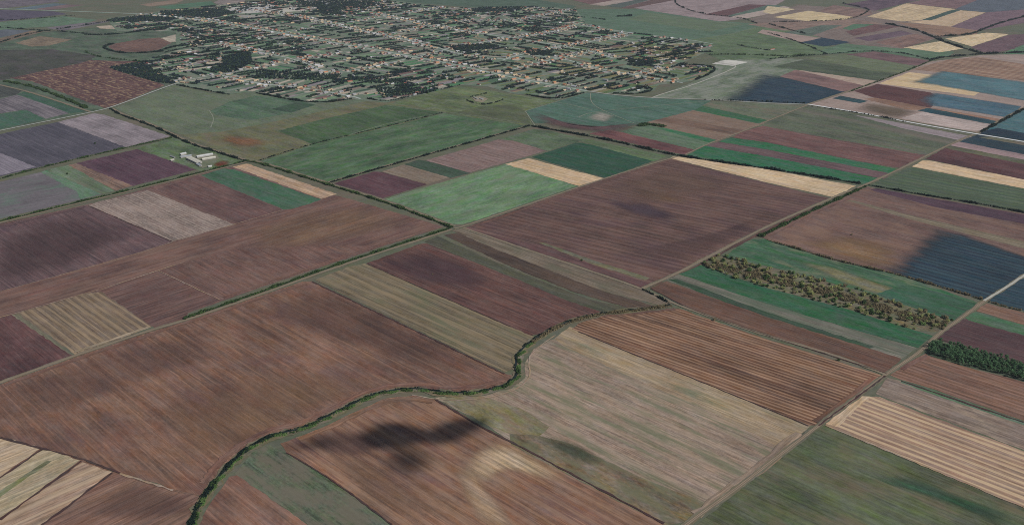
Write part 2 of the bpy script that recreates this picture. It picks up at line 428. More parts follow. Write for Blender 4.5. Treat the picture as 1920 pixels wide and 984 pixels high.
F(straw((176, 154, 128), speck=S(192, 176, 152), spamt=.4), [(-200, 790), (0, 818), (77, 839), (0, 893), (-200, 1030)], 'B')
F(straw((164, 148, 122), speck=S(124, 122, 100), spamt=.5, gr=1.2), [(82, 841), (150, 862), (0, 972), (-100, 1045), (-100, 960), (0, 894)], 'B')
F(crop((116, 118, 92)), [(88, 863), (97, 864), (0, 932), (-40, 955), (-40, 946), (0, 920)], 'B')
F(straw((158, 134, 114), reg=22, regc=S(182, 160, 132), rega=.5), [(155, 866), (210, 884), (60, 1000), (-60, 1090), (-100, 1050), (0, 975)], 'B')
F(soil((124, 95, 88), reg=12, regc=S(150, 120, 106), rega=.3), [(212, 886), (325, 921), (374, 930), (350, 1040), (30, 1060), (60, 1000)], 'B')
F(soil((126, 95, 88)), [(405, 928), (430, 893), (448, 890), (482, 915), (600, 998), (680, 1060), (350, 1060), (365, 990)])
F(crop((88, 102, 84), patch=S(112, 104, 90), pamt=.8, pthr=.46, pscale=30, gr=2.4, lg=2.4), [(440, 888), (470, 850), (505, 833), (537, 848), (636, 908), (760, 1000), (820, 1060), (690, 1060), (480, 915)])
F(soil((128, 97, 86), reg=17, regc=S(156, 126, 104), rega=.32, patch=S(98, 74, 80), pamt=.5, pthr=.6, pscale=60), [(525, 831), (570, 815), (620, 794), (660, 774), (720, 747), (775, 741), (815, 747), (880, 785), (905, 803), (960, 829), (1245, 982), (1400, 1070), (830, 1070), (735, 984), (636, 908), (537, 848)])
SF(straw((180, 155, 126), st=1.6), [(868, 882), (905, 832), (965, 828), (1060, 880), (1050, 905), (950, 880), (915, 905)], [(890, 876), (915, 850), (950, 845), (995, 870), (985, 878), (940, 866), (908, 888)], cap=.85, shrink=.65)
SF(straw((172, 146, 120), st=1.6), [(855, 880), (885, 872), (905, 905), (960, 975), (975, 1010), (900, 985), (870, 930)], [(868, 890), (882, 886), (895, 912), (930, 965), (935, 985), (905, 970), (885, 930)], cap=.75, shrink=.6)
F(straw((148, 129, 113), patch=S(108, 112, 86), pamt=.75, pthr=.53, pscale=22, psx=2.5, reg=21, regc=S(162, 142, 122), rega=.34, gr=1.6), [(1075, 622), (1120, 640), (1517, 799), (1440, 869), (1370, 922), (1297, 975), (1245, 982), (960, 830), (905, 792), (815, 745), (905, 742), (960, 728), (985, 708), (984, 680), (1000, 655), (1030, 638)])
F(straw((150, 132, 108), patch=S(84, 108, 84), pamt=.55, pthr=.6, pscale=26, psx=2.5), [(1040, 634), (1068, 612), (1110, 626), (1520, 798), (1470, 842), (1310, 762), (1180, 705), (1060, 650)])
F(mead((128, 122, 96), patch=S(136, 108, 96), pamt=.6, pscale=40), [(820, 744), (900, 742), (975, 765), (1030, 800), (1010, 818), (960, 815), (905, 793)])
F(mead((124, 108, 92), patch=S(104, 106, 82), pamt=.7, pthr=.48, pscale=26, gr=1.8), [(955, 812), (1010, 816), (1060, 828), (1110, 852), (1180, 884), (1230, 906), (1330, 945), (1297, 975), (1246, 984), (958, 834)])
SF(crop((72, 84, 72), gr=1.5), [(1010, 818), (1050, 822), (1095, 836), (1135, 866), (1105, 872), (1040, 850)], [(1040, 830), (1060, 832), (1088, 842), (1112, 862), (1095, 862), (1055, 845)], cap=.6)
F(soil((108, 80, 70), reg=8.5, regc=S(172, 140, 114), rega=.55, st=2.4), [(1072, 617), (1085, 606), (1130, 593), (1210, 586), (1272, 578), (1350, 606), (1440, 636), (1655, 704), (1530, 797), (1517, 797)], ((1160, 610), (1600, 757)))
# ---- bottom right
F(crop((90, 98, 76), patch=S(118, 102, 86), pamt=.55, pthr=.55, pscale=50, lg=2.4, gr=.9), [(1240, 1060), (1300, 990), (1440, 876), (1548, 796), (1920, 950), (2150, 1045), (2150, 1070)])
SF(crop((66, 98, 80)), [(1640, 900), (1700, 890), (1800, 930), (1900, 965), (1890, 985), (1740, 930)], [(1680, 905), (1710, 902), (1790, 935), (1850, 960), (1840, 965), (1740, 922)])
F(straw((150, 124, 106), reg=11.5, regc=S(198, 172, 138), rega=.8, st=1, lg=.8), [(1548, 794), (1612, 742), (1650, 744), (1700, 763), (1920, 846), (2150, 935), (2150, 1040), (1920, 949), (1690, 857), (1560, 803)])
F(straw((186, 160, 132), reg=None), [(1548, 794), (1612, 742), (1632, 743), (1570, 800)], 'B')
F(straw((132, 116, 104), patch=S(174, 154, 132), pamt=.8, pthr=.55, pscale=45), [(1642, 738), (1664, 708), (1690, 714), (1740, 732), (1920, 795), (2150, 875), (2150, 930), (1920, 843), (1655, 743)])
F(crop((88, 112, 92)), [(1692, 712), (1740, 728), (1920, 790), (2100, 850), (2100, 860), (1920, 797), (1740, 736), (1688, 717)])
F(soil((118, 90, 82), reg=10, regc=S(158, 124, 110), rega=.35), [(1669, 703), (1736, 663), (1750, 665), (1800, 685), (1920, 715), (2150, 780), (2150, 860), (1920, 788), (1740, 726), (1690, 712)])
F(mead((62, 80, 66)), [(1730, 656), (1752, 639), (1800, 650), (1870, 669), (1920, 684), (2150, 750), (2150, 785), (1920, 716), (1880, 703), (1800, 684), (1740, 666)])
F(soil((84, 64, 70), st=1, lg=1), [(1757, 634), (1800, 598), (1812, 598), (1920, 628), (2150, 690), (2150, 750), (1920, 683), (1870, 668), (1768, 640)])
F(crop((78, 110, 86)), [(1808, 593), (1830, 584), (1920, 610), (2150, 675), (2150, 690), (1920, 629), (1815, 600)])
F(soil((122, 94, 86)), [(1836, 578), (1850, 568), (1920, 586), (2150, 645), (2150, 670), (1920, 609), (1830, 583)])
F(crop((46, 64, 74), reg=14, regc=S(62, 84, 92), rega=.5), [(1850, 563), (1890, 536), (1920, 519), (2150, 390), (2150, 640), (1920, 583), (1858, 566)])
# ---- between the two right-hand tracks
F(crop((66, 100, 78), patch=S(118, 120, 96), pamt=.75, pthr=.58, pscale=42), [(1360, 483), (1395, 450), (1432, 448), (1565, 490), (1680, 514), (1826, 564), (1835, 570), (1790, 602), (1650, 560), (1500, 512)])
SF(mead((136, 132, 106), gr=1.8), [(1490, 488), (1560, 500), (1660, 535), (1700, 545), (1660, 560), (1560, 522)], [(1530, 500), (1570, 508), (1640, 533), (1665, 545), (1650, 548), (1580, 522)], shrink=.8, cap=.75)
F(crop((60, 94, 76)), [(1640, 552), (1690, 535), (1720, 537), (1832, 569), (1790, 602)])
F(mead((112, 104, 88), patch=S(96, 102, 76), pamt=.8, pthr=.5, pscale=12, gr=2.4), [(1318, 495), (1350, 479), (1440, 504), (1615, 545), (1665, 563), (1789, 601), (1762, 621), (1715, 620), (1590, 580), (1440, 540), (1330, 504)])
F(crop((54, 94, 70), lg=1, st=1), [(1273, 514), (1312, 497), (1440, 540), (1590, 580), (1715, 619), (1750, 630), (1722, 652), (1580, 612), (1440, 570)])
F(straw((114, 110, 98), patch=S(82, 98, 80), pamt=.7, pthr=.5, pscale=22, psx=4), [(1260, 519), (1273, 514), (1440, 570), (1580, 612), (1718, 652), (1690, 672), (1440, 594), (1250, 526)])
F(crop((62, 82, 68)), [(1252, 524), (1270, 523), (1440, 586), (1640, 650), (1625, 655), (1440, 598)])
F(soil((100, 76, 71)), [(1218, 541), (1250, 527), (1440, 595), (1690, 672), (1663, 699), (1440, 628), (1300, 582)])
# ---- the middle
F(soil((97, 75, 74), reg=19, regc=S(124, 98, 90), rega=.36, patch=S(86, 66, 74), pamt=.5), [(868, 428), (960, 396), (1135, 335), (1257, 298), (1440, 344), (1556, 372), (1515, 391), (1410, 441), (1310, 491), (1266, 515), (1205, 541), (1100, 500), (960, 454)], ((960, 395), (1420, 500)))
SF(soil((78, 64, 76)), [(1140, 378), (1200, 376), (1270, 400), (1275, 412), (1225, 412), (1160, 395)], [(1175, 386), (1205, 387), (1240, 400), (1240, 404), (1222, 403), (1190, 395)])
SF(soil((128, 100, 80)), [(1180, 355), (1240, 350), (1300, 375), (1290, 385), (1230, 380)], [(1205, 362), (1235, 360), (1265, 373), (1260, 376), (1235, 372)], cap=.4)
F(mead((104, 104, 86)), [(1010, 455), (1020, 455), (1115, 489), (1218, 521), (1210, 526), (1110, 495)])
F(soil((96, 72, 76)), [(900, 437), (1010, 460), (1110, 497), (1205, 528), (1222, 532), (1205, 541), (1100, 503), (1000, 470)])
F(straw((114, 102, 88), patch=S(92, 94, 76), pamt=.6), [(846, 432), (869, 428), (1010, 476), (1100, 504), (1205, 541), (1263, 568), (1242, 573), (1130, 546), (1000, 497), (900, 455)])
F(soil((84, 70, 67)), [(832, 441), (860, 436), (900, 455), (1000, 495), (1130, 546), (1232, 575), (1190, 581), (1080, 549), (960, 501)])
F(crop((82, 84, 72), patch=S(98, 90, 80), pamt=.6), [(795, 453), (820, 443), (960, 504), (1100, 560), (1200, 582), (1125, 588), (1060, 562), (960, 520)])
F(soil((98, 72, 72), st=1.6), [(686, 494), (785, 458), (800, 456), (960, 520), (1060, 562), (1128, 585), (1067, 603), (1012, 626), (990, 630), (955, 613)])
F(straw((112, 101, 82), reg=20, regc=S(144, 126, 100), rega=.42, patch=S(98, 106, 80), pamt=.5), [(590, 525), (650, 501), (684, 494), (958, 613), (1003, 632), (974, 661), (966, 690), (946, 698)])
# ---- meadows below the village
F(mead((98, 112, 96), patch=S(108, 110, 92), pamt=.5), [(215, 203), (325, 160), (390, 173), (430, 178), (475, 172), (590, 196), (660, 188), (700, 187), (610, 212), (500, 237), (400, 251), (335, 252), (290, 237)])
F(mead((80, 106, 90)), [(395, 208), (430, 191), (482, 180), (560, 188), (592, 197), (545, 212), (470, 226), (405, 216)])
F(mead((64, 88, 76)), [(509, 205), (556, 192), (591, 197), (546, 212)])
F(mead((102, 106, 84), patch=S(122, 104, 88), pamt=.5, pscale=60), [(338, 252), (420, 247), (560, 219), (700, 187), (770, 194), (832, 212), (650, 258), (482, 301), (460, 299), (400, 279)])
SF(soil((134, 92, 74), gr=2.4, lg=3), [(405, 262), (425, 252), (465, 258), (500, 262), (495, 275), (440, 276)], [(418, 263), (430, 259), (460, 263), (485, 265), (480, 270), (445, 271)], cap=.65)
F(mead((72, 96, 72)), [(521, 246), (600, 225), (726, 197), (762, 201), (832, 212), (586, 271)])
F(mead((76, 104, 80), lg=2.2, patch=S(118, 116, 98), pamt=.6, pthr=.62), [(484, 304), (586, 271), (700, 245), (832, 213), (972, 234), (988, 238), (760, 300), (613, 341), (600, 339)], 'B')
F(mead((98, 112, 84)), [(725, 197), (775, 181), (865, 161), (960, 177), (1045, 189), (1010, 200), (985, 209), (998, 234), (975, 234), (832, 212), (775, 198)])
F(mead((88, 98, 78)), [(900, 200), (960, 196), (985, 208), (997, 235), (930, 226), (850, 212)])
# ---- small plots below the lane to the right of them
F(soil((88, 64, 74), st=1), [(626, 344), (700, 322), (716, 323), (801, 346), (710, 374), (702, 372)])
F(straw((122, 108, 94)), [(716, 322), (757, 309), (842, 333), (801, 346)])
F(crop((66, 84, 72)), [(758, 308), (785, 300), (801, 302), (882, 325), (845, 334)])
F(straw((126, 106, 100)), [(798, 301), (935, 262), (962, 263), (1024, 283), (950, 305), (880, 324)])
F(mead((86, 104, 86)), [(936, 262), (1000, 242), (1030, 245), (1100, 262), (1026, 283), (962, 264)])
F(mead((100, 132, 104), patch=S(116, 122, 100), pamt=.6), [(714, 376), (800, 350), (950, 308), (1082, 349), (960, 391), (868, 421), (838, 419)], 'B')
F(straw((190, 164, 132), speck=S(160, 138, 110), spamt=.3), [(947, 308), (990, 297), (1132, 335), (1086, 349)])
F(crop((50, 82, 68), lg=.6), [(997, 295), (1080, 268), (1092, 268), (1228, 301), (1136, 334)])
F(crop((94, 112, 84)), [(1084, 265), (1102, 261), (1252, 293), (1226, 303)])
F(straw((194, 170, 138), speck=S(168, 146, 116), spamt=.3), [(1256, 297), (1266, 293), (1440, 318), (1605, 349), (1562, 370), (1440, 343)])
F(soil((108, 74, 78)), [(1105, 251), (1140, 243), (1165, 248), (1302, 280), (1286, 291), (1250, 284)])
F(crop((92, 112, 94)), [(1164, 248), (1206, 232), (1342, 264), (1302, 281)])
F(crop((60, 108, 80)), [(1228, 240), (1255, 240), (1346, 261), (1330, 268)])
F(straw((128, 108, 94)), [(1206, 231), (1292, 204), (1440, 230), (1392, 247), (1346, 263)], ((1250, 220), (1400, 248)))
F(soil((112, 90, 84)), [(1226, 226), (1245, 220), (1412, 247), (1380, 254)], ((1250, 220), (1400, 248)))
F(crop((58, 98, 72)), [(1290, 205), (1312, 198), (1442, 225), (1422, 232)])
F(mead((100, 110, 96), patch=S(120, 104, 92), pamt=.6), [(1312, 198), (1335, 190), (1512, 197), (1440, 226)])
F(crop((76, 104, 94), patch=S(96, 122, 110), pamt=.5), [(985, 208), (1045, 190), (1100, 174), (1220, 184), (1334, 189), (1305, 206), (1200, 233), (1130, 246), (1040, 231), (1003, 231)])
SF(soil((104, 78, 84)), [(993, 218), (1005, 208), (1045, 226), (1120, 238), (1175, 232), (1210, 228), (1160, 252), (1050, 242)], [(1003, 228), (1010, 223), (1045, 232), (1120, 242), (1165, 240), (1185, 238), (1150, 247), (1050, 238)])
SF(straw((168, 160, 146), gr=1.5), [(1095, 222), (1125, 208), (1155, 218), (1135, 230)], [(1110, 221), (1125, 214), (1145, 219), (1130, 224)])
# ---- pale rough grazing right of the village
F(mead((104, 118, 104), patch=S(140, 140, 130), pamt=.7, pthr=.5, pscale=60), [(1222, 184), (1296, 156), (1330, 134), (1352, 112), (1440, 108), (1512, 112), (1495, 130), (1440, 165), (1386, 188), (1300, 186)], 'B')
F(straw((186, 182, 172), lg=2), [(1334, 120), (1362, 112), (1402, 117), (1376, 124)])
F(mead((92, 112, 88)), [(1292, 76), (1340, 60), (1440, 42), (1520, 60), (1560, 90), (1545, 103), (1440, 112), (1350, 113), (1322, 100), (1338, 88)])
F(crop((86, 110, 94)), [(1080, 18), (1200, 18), (1355, 41), (1440, 46), (1380, 62), (1292, 76), (1180, 62), (1100, 46)])
F(crop((96, 112, 92)), [(1175, 37), (1215, 24), (1350, 42), (1395, 46), (1330, 60)])
SF(crop((46, 62, 74), reg=30, regc=S(58, 78, 86), rega=.3), [(1335, 190), (1425, 134), (1472, 142), (1600, 170), (1512, 196), (1440, 193)], [(1402, 191), (1452, 153), (1476, 151), (1572, 174), (1510, 195), (1440, 192.5)], stain=False)
F(soil((122, 96, 98)), [(1462, 144), (1490, 132), (1640, 153), (1602, 168), (1580, 172)])
F(straw((166, 146, 130)), [(1490, 131), (1500, 131), (1645, 152), (1625, 162)])
F(mead((78, 90, 78)), [(1448, 126), (1510, 112), (1682, 140), (1645, 152), (1490, 131)])
F(crop((102, 112, 90)), [(1508, 109), (1580, 103), (1742, 117), (1690, 138), (1640, 134)])
F(soil((108, 84, 90)), [(1588, 103), (1640, 97), (1746, 115), (1716, 124)])
F(crop((90, 116, 96)), [(1532, 98), (1580, 82), (1700, 90), (1790, 98), (1780, 106), (1740, 112), (1640, 97), (1560, 102)])
# ---- far right, beyond the paved road
FR = ((1640, 160), (1800, 186))
F(straw((150, 132, 122)), [(1518, 196), (1705, 133), (1745, 116), (1840, 104), (1920, 102), (2150, 110), (2150, 300), (1920, 264), (1700, 226)], FR)
F(soil((128, 100, 92), reg=30, regc=S(176, 152, 128), rega=.5), [(1748, 120), (1780, 112), (1840, 108), (1920, 121), (2150, 150), (2150, 190), (1920, 152), (1710, 131)], ((1760, 120), (1900, 141)))
F(straw((196, 172, 136)), [(1648, 157), (1705, 136), (1750, 141), (1730, 152), (1840, 171), (1826, 180)], FR)
SF(crop((78, 108, 114), reg=20, regc=S(92, 124, 126), rega=.4), [(1700, 155), (1760, 132), (1920, 153), (2150, 185), (2150, 235), (1920, 190), (1835, 175)], [(1740, 153), (1780, 137), (1920, 157), (2140, 187), (2140, 230), (1920, 187), (1845, 173)], FR, stain=False)
F(soil((90, 62, 66)), [(1600, 171), (1646, 158), (1745, 174), (1762, 182), (1745, 203), (1640, 184)], FR)
SF(crop((72, 100, 112), reg=20, regc=S(86, 114, 122), rega=.3), [(1715, 187), (1745, 173), (1918, 199), (1904, 212), (1888, 221), (1735, 199)], [(1756, 186), (1766, 178), (1912, 201), (1899, 211), (1883, 219), (1765, 198)], FR, stain=False)
F(soil((136, 106, 96)), [(1620, 186), (1642, 184), (1742, 202), (1890, 226), (1880, 232), (1740, 207), (1700, 206)], FR)
F(crop((48, 72, 76)), [(1560, 185), (1576, 180), (1628, 190), (1612, 194)], FR)
SF(soil((104, 90, 82)), [(1600, 206), (1625, 192), (1700, 203), (1720, 212), (1680, 224)], [(1622, 204), (1635, 197), (1690, 206), (1700, 212), (1675, 217)], FR)
F(crop((46, 72, 78)), [(1720, 208), (1740, 203), (1872, 228), (1856, 233)], FR)
F(straw((172, 156, 148)), [(1690, 222), (1728, 210), (1856, 234), (1838, 245), (1800, 243)], FR)
F(crop((72, 104, 108)), [(1842, 248), (1880, 227), (1920, 205), (2150, 120), (2150, 310), (1920, 263), (1868, 255)], FR)
F(crop((40, 54, 66)), [(1822, 258), (1845, 246), (1870, 240), (1920, 250), (2150, 295), (2150, 310), (1920, 264), (1868, 256)], FR)
# ---- between the paved road and the tracks
F(mead((88, 98, 86), st=2.2, patch=S(118, 104, 98), pamt=.6, psx=4), [(1440, 228), (1515, 198), (1620, 218), (1700, 234), (1798, 252), (1822, 256), (1738, 292), (1600, 268), (1420, 238)], ((1520, 215), (1760, 265)))
F(straw((140, 128, 128)), [(1600, 216), (1640, 222), (1798, 252), (1822, 256), (1802, 264), (1700, 243)], ((1520, 215), (1760, 265)))
F(soil((108, 80, 82), st=1.3), [(1394, 247), (1430, 236), (1500, 250), (1740, 292), (1690, 316), (1580, 298), (1440, 268), (1372, 258)], ((1450, 255), (1700, 305)))
F(crop((54, 104, 76)), [(1370, 258), (1440, 268), (1684, 318), (1672, 326), (1440, 282), (1347, 266)], ((1450, 272), (1650, 313)))
F(soil((102, 82, 88)), [(1347, 266), (1440, 281), (1672, 326), (1656, 336), (1440, 294), (1325, 273)], ((1450, 272), (1650, 313)))
F(crop((52, 102, 76), lg=.7), [(1322, 274), (1440, 294), (1655, 336), (1622, 346), (1440, 316), (1288, 292)], ((1450, 300), (1620, 335)))
# ---- right of the tracks
F(crop((46, 62, 70)), [(1796, 267), (1824, 256), (1920, 273), (2150, 318), (2150, 340), (1900, 290)], ((1800, 268), (1900, 288)))
F(straw((150, 128, 126)), [(1778, 274), (1798, 266), (1920, 290), (2150, 335), (2150, 345), (1920, 302)], ((1800, 268), (1900, 288)))
F(mead((98, 100, 84)), [(1772, 279), (1780, 273), (1920, 300), (2150, 345), (2150, 360), (1920, 312)], ((1800, 268), (1900, 288)))
F(soil((88, 62, 68), st=1.2), [(1735, 298), (1772, 278), (1800, 284), (1920, 308), (2150, 355), (2150, 385), (1920, 337)], ((1800, 290), (1900, 315)))
F(straw((196, 170, 138)), [(1710, 313), (1730, 301), (1746, 302), (1920, 337), (2150, 384), (2150, 405), (1920, 354)], ((1740, 310), (1900, 342)))
F(crop((84, 98, 80), st=2, reg=26, regc=S(66, 82, 70), rega=.5), [(1632, 347), (1700, 317), (1712, 314), (1920, 354), (2150, 405), (2150, 450), (1920, 397), (1815, 377), (1740, 366)], ((1700, 340), (1900, 378)))
RD = ((1600, 385), (1900, 458))
F(soil((110, 87, 86), patch=S(140, 110, 90), pamt=.5), [(1425, 443), (1520, 398), (1585, 368), (1627, 350), (1650, 356), (1740, 370), (1920, 401), (2150, 450), (2150, 390), (1920, 516), (1843, 561), (1680, 513), (1565, 487), (1440, 450)], RD)
F(soil((78, 60, 74)), [(1632, 356), (1642, 353), (1740, 371), (1815, 384), (1920, 403), (2150, 455), (2150, 475), (1920, 420), (1760, 390), (1650, 362)], RD)
F(straw((122, 110, 92), reg=16, regc=S(104, 98, 82), rega=.5), [(1584, 375), (1600, 376), (1700, 402), (1920, 453), (2060, 487), (2060, 500), (1920, 466), (1700, 410)], RD)
SF(crop((44, 58, 68), reg=17, regc=S(64, 86, 94), rega=.5, st=2), [(1640, 505), (1748, 424), (1802, 436), (1925, 478), (2100, 500), (1920, 520), (1888, 540), (1848, 564), (1760, 538)], [(1715, 521), (1778, 456), (1806, 448), (1920, 487), (2060, 505), (1918, 517), (1885, 538), (1846, 562), (1775, 541)], RD, stain=False)
# ---- top right
F(straw((142, 126, 124)), [(1090, -6), (1300, -12), (1500, -14), (1440, 18), (1395, 36), (1350, 41), (1200, 18)], 'B')
F(soil((110, 84, 88)), [(1060, -2), (1150, -6), (1180, -4), (1108, 9)], 'B')
F(straw((156, 140, 130)), [(1105, 9), (1180, -4), (1200, -2), (1132, 12)], 'B')
F(crop((84, 94, 92)), [(1135, 12), (1200, -1), (1232, -3), (1165, 15)], 'B')
F(soil((98, 78, 80)), [(1165, 15), (1235, -3), (1270, 0), (1180, 17)], 'B')
F(soil((96, 70, 76)), [(1320, 28), (1405, 9), (1440, 10), (1362, 31)], 'B')
F(crop((88, 106, 98)), [(1362, 31), (1440, 10), (1475, 12), (1378, 33)], 'B')
F(straw((164, 148, 138)), [(1366, 33), (1470, 12), (1492, 18), (1395, 36)], 'B')
F(straw((122, 108, 100)), [(1405, 36), (1500, 10), (1640, 20), (1760, 40), (1830, 60), (1760, 72), (1745, 76), (1690, 92), (1600, 84), (1500, 62), (1420, 46)], 'B')
F(soil((132, 110, 106)), [(1400, 46), (1460, 42), (1600, 36), (1655, 45), (1560, 56), (1470, 58)], 'B')
F(crop((92, 104, 98)), [(1470, 62), (1540, 48), (1580, 48), (1520, 68)], 'B')
F(crop((80, 112, 92)), [(1580, 54), (1600, 46), (1642, 46), (1594, 57)], 'B')
F(soil((104, 78, 82)), [(1585, 60), (1640, 46), (1690, 50), (1600, 68)], 'B')
F(soil((98, 80, 94)), [(1600, 72), (1690, 58), (1712, 64), (1630, 78)], 'B')
F(soil((124, 98, 96)), [(1640, 80), (1715, 64), (1752, 72), (1695, 92)], 'B')
F(crop((48, 64, 76), lg=.5), [(1500, 80), (1540, 71), (1597, 80), (1545, 88)], 'A')
F(straw((154, 134, 124)), [(1430, 56), (1540, 72), (1502, 80), (1420, 62)])
F(straw((192, 172, 136)), [(1450, 33), (1515, 21), (1602, 32), (1582, 38), (1520, 41)], 'B')
F(straw((190, 172, 140)), [(1430, 24), (1440, 12), (1492, 18), (1448, 27)], 'B')
F(soil((124, 100, 98)), [(1535, 22), (1562, 10), (1632, 20), (1636, 28), (1602, 33)], 'B')
F(soil((92, 74, 88)), [(1582, 9), (1660, -4), (1740, -4), (1640, 21)], 'B')
F(straw((186, 164, 132), st=2), [(1626, 32), (1700, 7), (1792, 18), (1732, 38), (1690, 41)], 'B')
F(straw((184, 160, 132)), [(1700, 42), (1740, 38), (1800, 20), (1848, 24), (1782, 51)], 'B')
F(crop((66, 86, 84)), [(1728, 38), (1786, 19), (1801, 20), (1746, 39)], 'B')
F(soil((118, 92, 98)), [(1700, 7), (1760, -6), (1850, -8), (1800, 18)], 'B')
F(soil((112, 90, 102)), [(1782, 51), (1850, 24), (2000, 10), (2000, 30), (1832, 59)], 'B')
F(crop((86, 92, 100)), [(1790, 18), (1840, -2), (2000, -10), (2000, 12), (1850, 24)], 'B')
F(soil((136, 108, 98)), [(1680, 42), (1782, 51), (1836, 58), (1830, 65), (1762, 69)])
F(straw((196, 176, 142)), [(1694, 90), (1762, 78), (1806, 92), (1762, 99)], 'B')
F(straw((198, 176, 142)), [(1772, 73), (1850, 62), (1892, 65), (1822, 88)], 'B')
F(soil((104, 82, 92)), [(1820, 89), (1892, 66), (2000, 62), (2000, 70), (1862, 101), (1842, 98)], 'B')
F(crop((84, 118, 94)), [(1880, 101), (1920, 84), (2050, 60), (2050, 100), (1920, 103)], 'B')

# ---- damper and drier soil showing through the big fields
def damp(c, outer, cap=.55, d='A'):
    o = np.array(outer, float); m = o.mean(0)
    SF(soil(c, lg=2.6), outer, [tuple(m+(q-m)*.8) for q in o], d, cap=cap, shrink=.6)
damp((90, 70, 72), [(440, 572), (590, 530), (760, 610), (930, 690), (830, 700), (640, 640)], .34)
damp((92, 72, 76), [(-60, 745), (150, 675), (420, 610), (400, 670), (200, 740), (20, 800)], .25)
damp((138, 108, 92), [(300, 770), (520, 690), (720, 712), (560, 780), (430, 850), (330, 870)], .35)
damp((134, 106, 92), [(440, 440), (560, 400), (680, 385), (780, 412), (640, 450), (520, 470)], .5, 'B')
damp((84, 66, 72), [(0, 440), (150, 400), (250, 440), (120, 500), (-20, 530)], .5)
damp((82, 64, 70), [(1180, 470), (1330, 440), (1440, 400), (1400, 440), (1290, 490)], .3)
damp((118, 94, 88), [(1120, 350), (1270, 310), (1380, 345), (1300, 370), (1180, 380)], .45)
damp((142, 112, 90), [(1500, 455), (1600, 440), (1690, 470), (1670, 505), (1580, 485)], .6)
damp((80, 62, 72), [(700, 490), (800, 465), (930, 520), (900, 545), (780, 530)], .55)
damp((136, 108, 96), [(600, 840), (700, 870), (820, 950), (780, 980), (680, 920)], .4)
damp((98, 76, 76), [(240, 900), (330, 925), (370, 960), (240, 975), (150, 960)], .4, 'B')
damp((96, 74, 78), [(560, 820), (640, 800), (720, 830), (700, 860), (600, 850)], .45)
# ---- turning headlands: a few passes along the ends of the ploughed fields, across the rows
def headland(spec, pts, w, ground=False):
    nm, a, b, p = spec; p = dict(p, tram=0, reg=None, patch=None)
    ribbon('headland', pts, w, field_mat('headland', a, b, **p), w*.22, smooth=1, ground=ground)
def shift0(pts, m):
    P = smooth_line(GG(pts), 2); return P+normals(P)*m
headland(soil((120, 90, 84)), shift0(CANAL[9:24], -17), 11, True)
headland(soil((112, 85, 80)), [(8, 722), (145, 673), (280, 628), (480, 562), (575, 532)], 9)
headland(soil((112, 82, 74)), [(1645, 708), (1590, 750), (1532, 792)], 13)
headland(soil((92, 70, 70)), [(1546, 378), (1515, 394), (1410, 445), (1312, 494), (1215, 537)], 11)
headland(soil((102, 78, 76)), [(882, 426), (962, 400), (1137, 339), (1252, 302)], 9)
headland(straw((142, 123, 106)), [(1498, 812), (1436, 868), (1366, 920), (1305, 965)], 14)
headland(soil((118, 90, 80)), [(560, 824), (620, 800), (662, 780), (720, 754), (775, 748), (812, 752)], 10)
headland(soil((112, 86, 82)), [(815, 428), (700, 464), (640, 484), (480, 537), (420, 558)], 9)
headland(soil((98, 72, 70)), [(705, 490), (790, 460)], 9)
headland(soil((120, 90, 86)), [(1690, 692), (1738, 666)], 10)
headland(soil((114, 88, 86)), [(1445, 441), (1520, 403), (1590, 372)], 9)
headland(soil((92, 72, 78)), [(8, 424), (160, 388)], 8)
headland(straw((150, 134, 112)), [(140, 660), (210, 637), (278, 613)], 7)
headland(soil((118, 90, 84)), shift0([(1125, 594), (1210, 588), (1268, 581)], 4), 8, True)

# ================================================================ roads, lanes, canal
def track_mat(name, c1, c2, mid=None, rut=1.1):
    k = NT(name)
    uv = k.n('ShaderNodeUVMap').outputs[0]
    n = k.noise(k.scale(uv, 1/22, 1/1.5), 1, 4, .7)
    c = k.mix(k.math('MULTIPLY_ADD', k.math('SUBTRACT', n, .5), 2.2, .5, clamp=True), c1, c2)
    if mid:
        sep = k.n('ShaderNodeSeparateXYZ'); k.l(uv, sep.inputs[0])
        d = k.math('ABSOLUTE', k.math('SUBTRACT', k.math('ABSOLUTE', sep.outputs[1]), rut))
        off = k.step(k.math('MULTIPLY_ADD', k.math('SUBTRACT', n, .5), .8, d), .3, .8)
        c = k.mix(k.math('MULTIPLY', off, .8), c, mid)
    return k.surface(c, .95, .05)
M_PAVE = track_mat('worn_asphalt', S(196, 198, 196), S(226, 228, 226))
M_STREET = track_mat('dusty_asphalt', S(148, 154, 148), S(184, 188, 180))
M_DIRT = track_mat('dirt_track', S(124, 106, 92), S(168, 148, 126), mid=S(104, 98, 80))
M_GRAVEL = track_mat('pale_gravel', S(150, 146, 134), S(188, 184, 172))
M_VERGE = field_mat('verge_grass', S(88, 90, 74), S(126, 116, 98), st=.8, gr=1.2)
M_VERGE2 = field_mat('street_verge', S(96, 116, 96), S(128, 142, 124), st=.8, gr=1.2)
M_BANK = field_mat('canal_bank_grass', S(76, 84, 62), S(134, 118, 98), st=.8, gr=1.5)
def water_mat():
    k = NT('still_water'); pos = k.n('ShaderNodeNewGeometry').outputs['Position']
    n = k.noise(pos, .15, 3, .6)
    return k.surface(k.mix(n, S(26, 34, 34), S(44, 50, 44)), .25, .3)
M_WATER = water_mat()

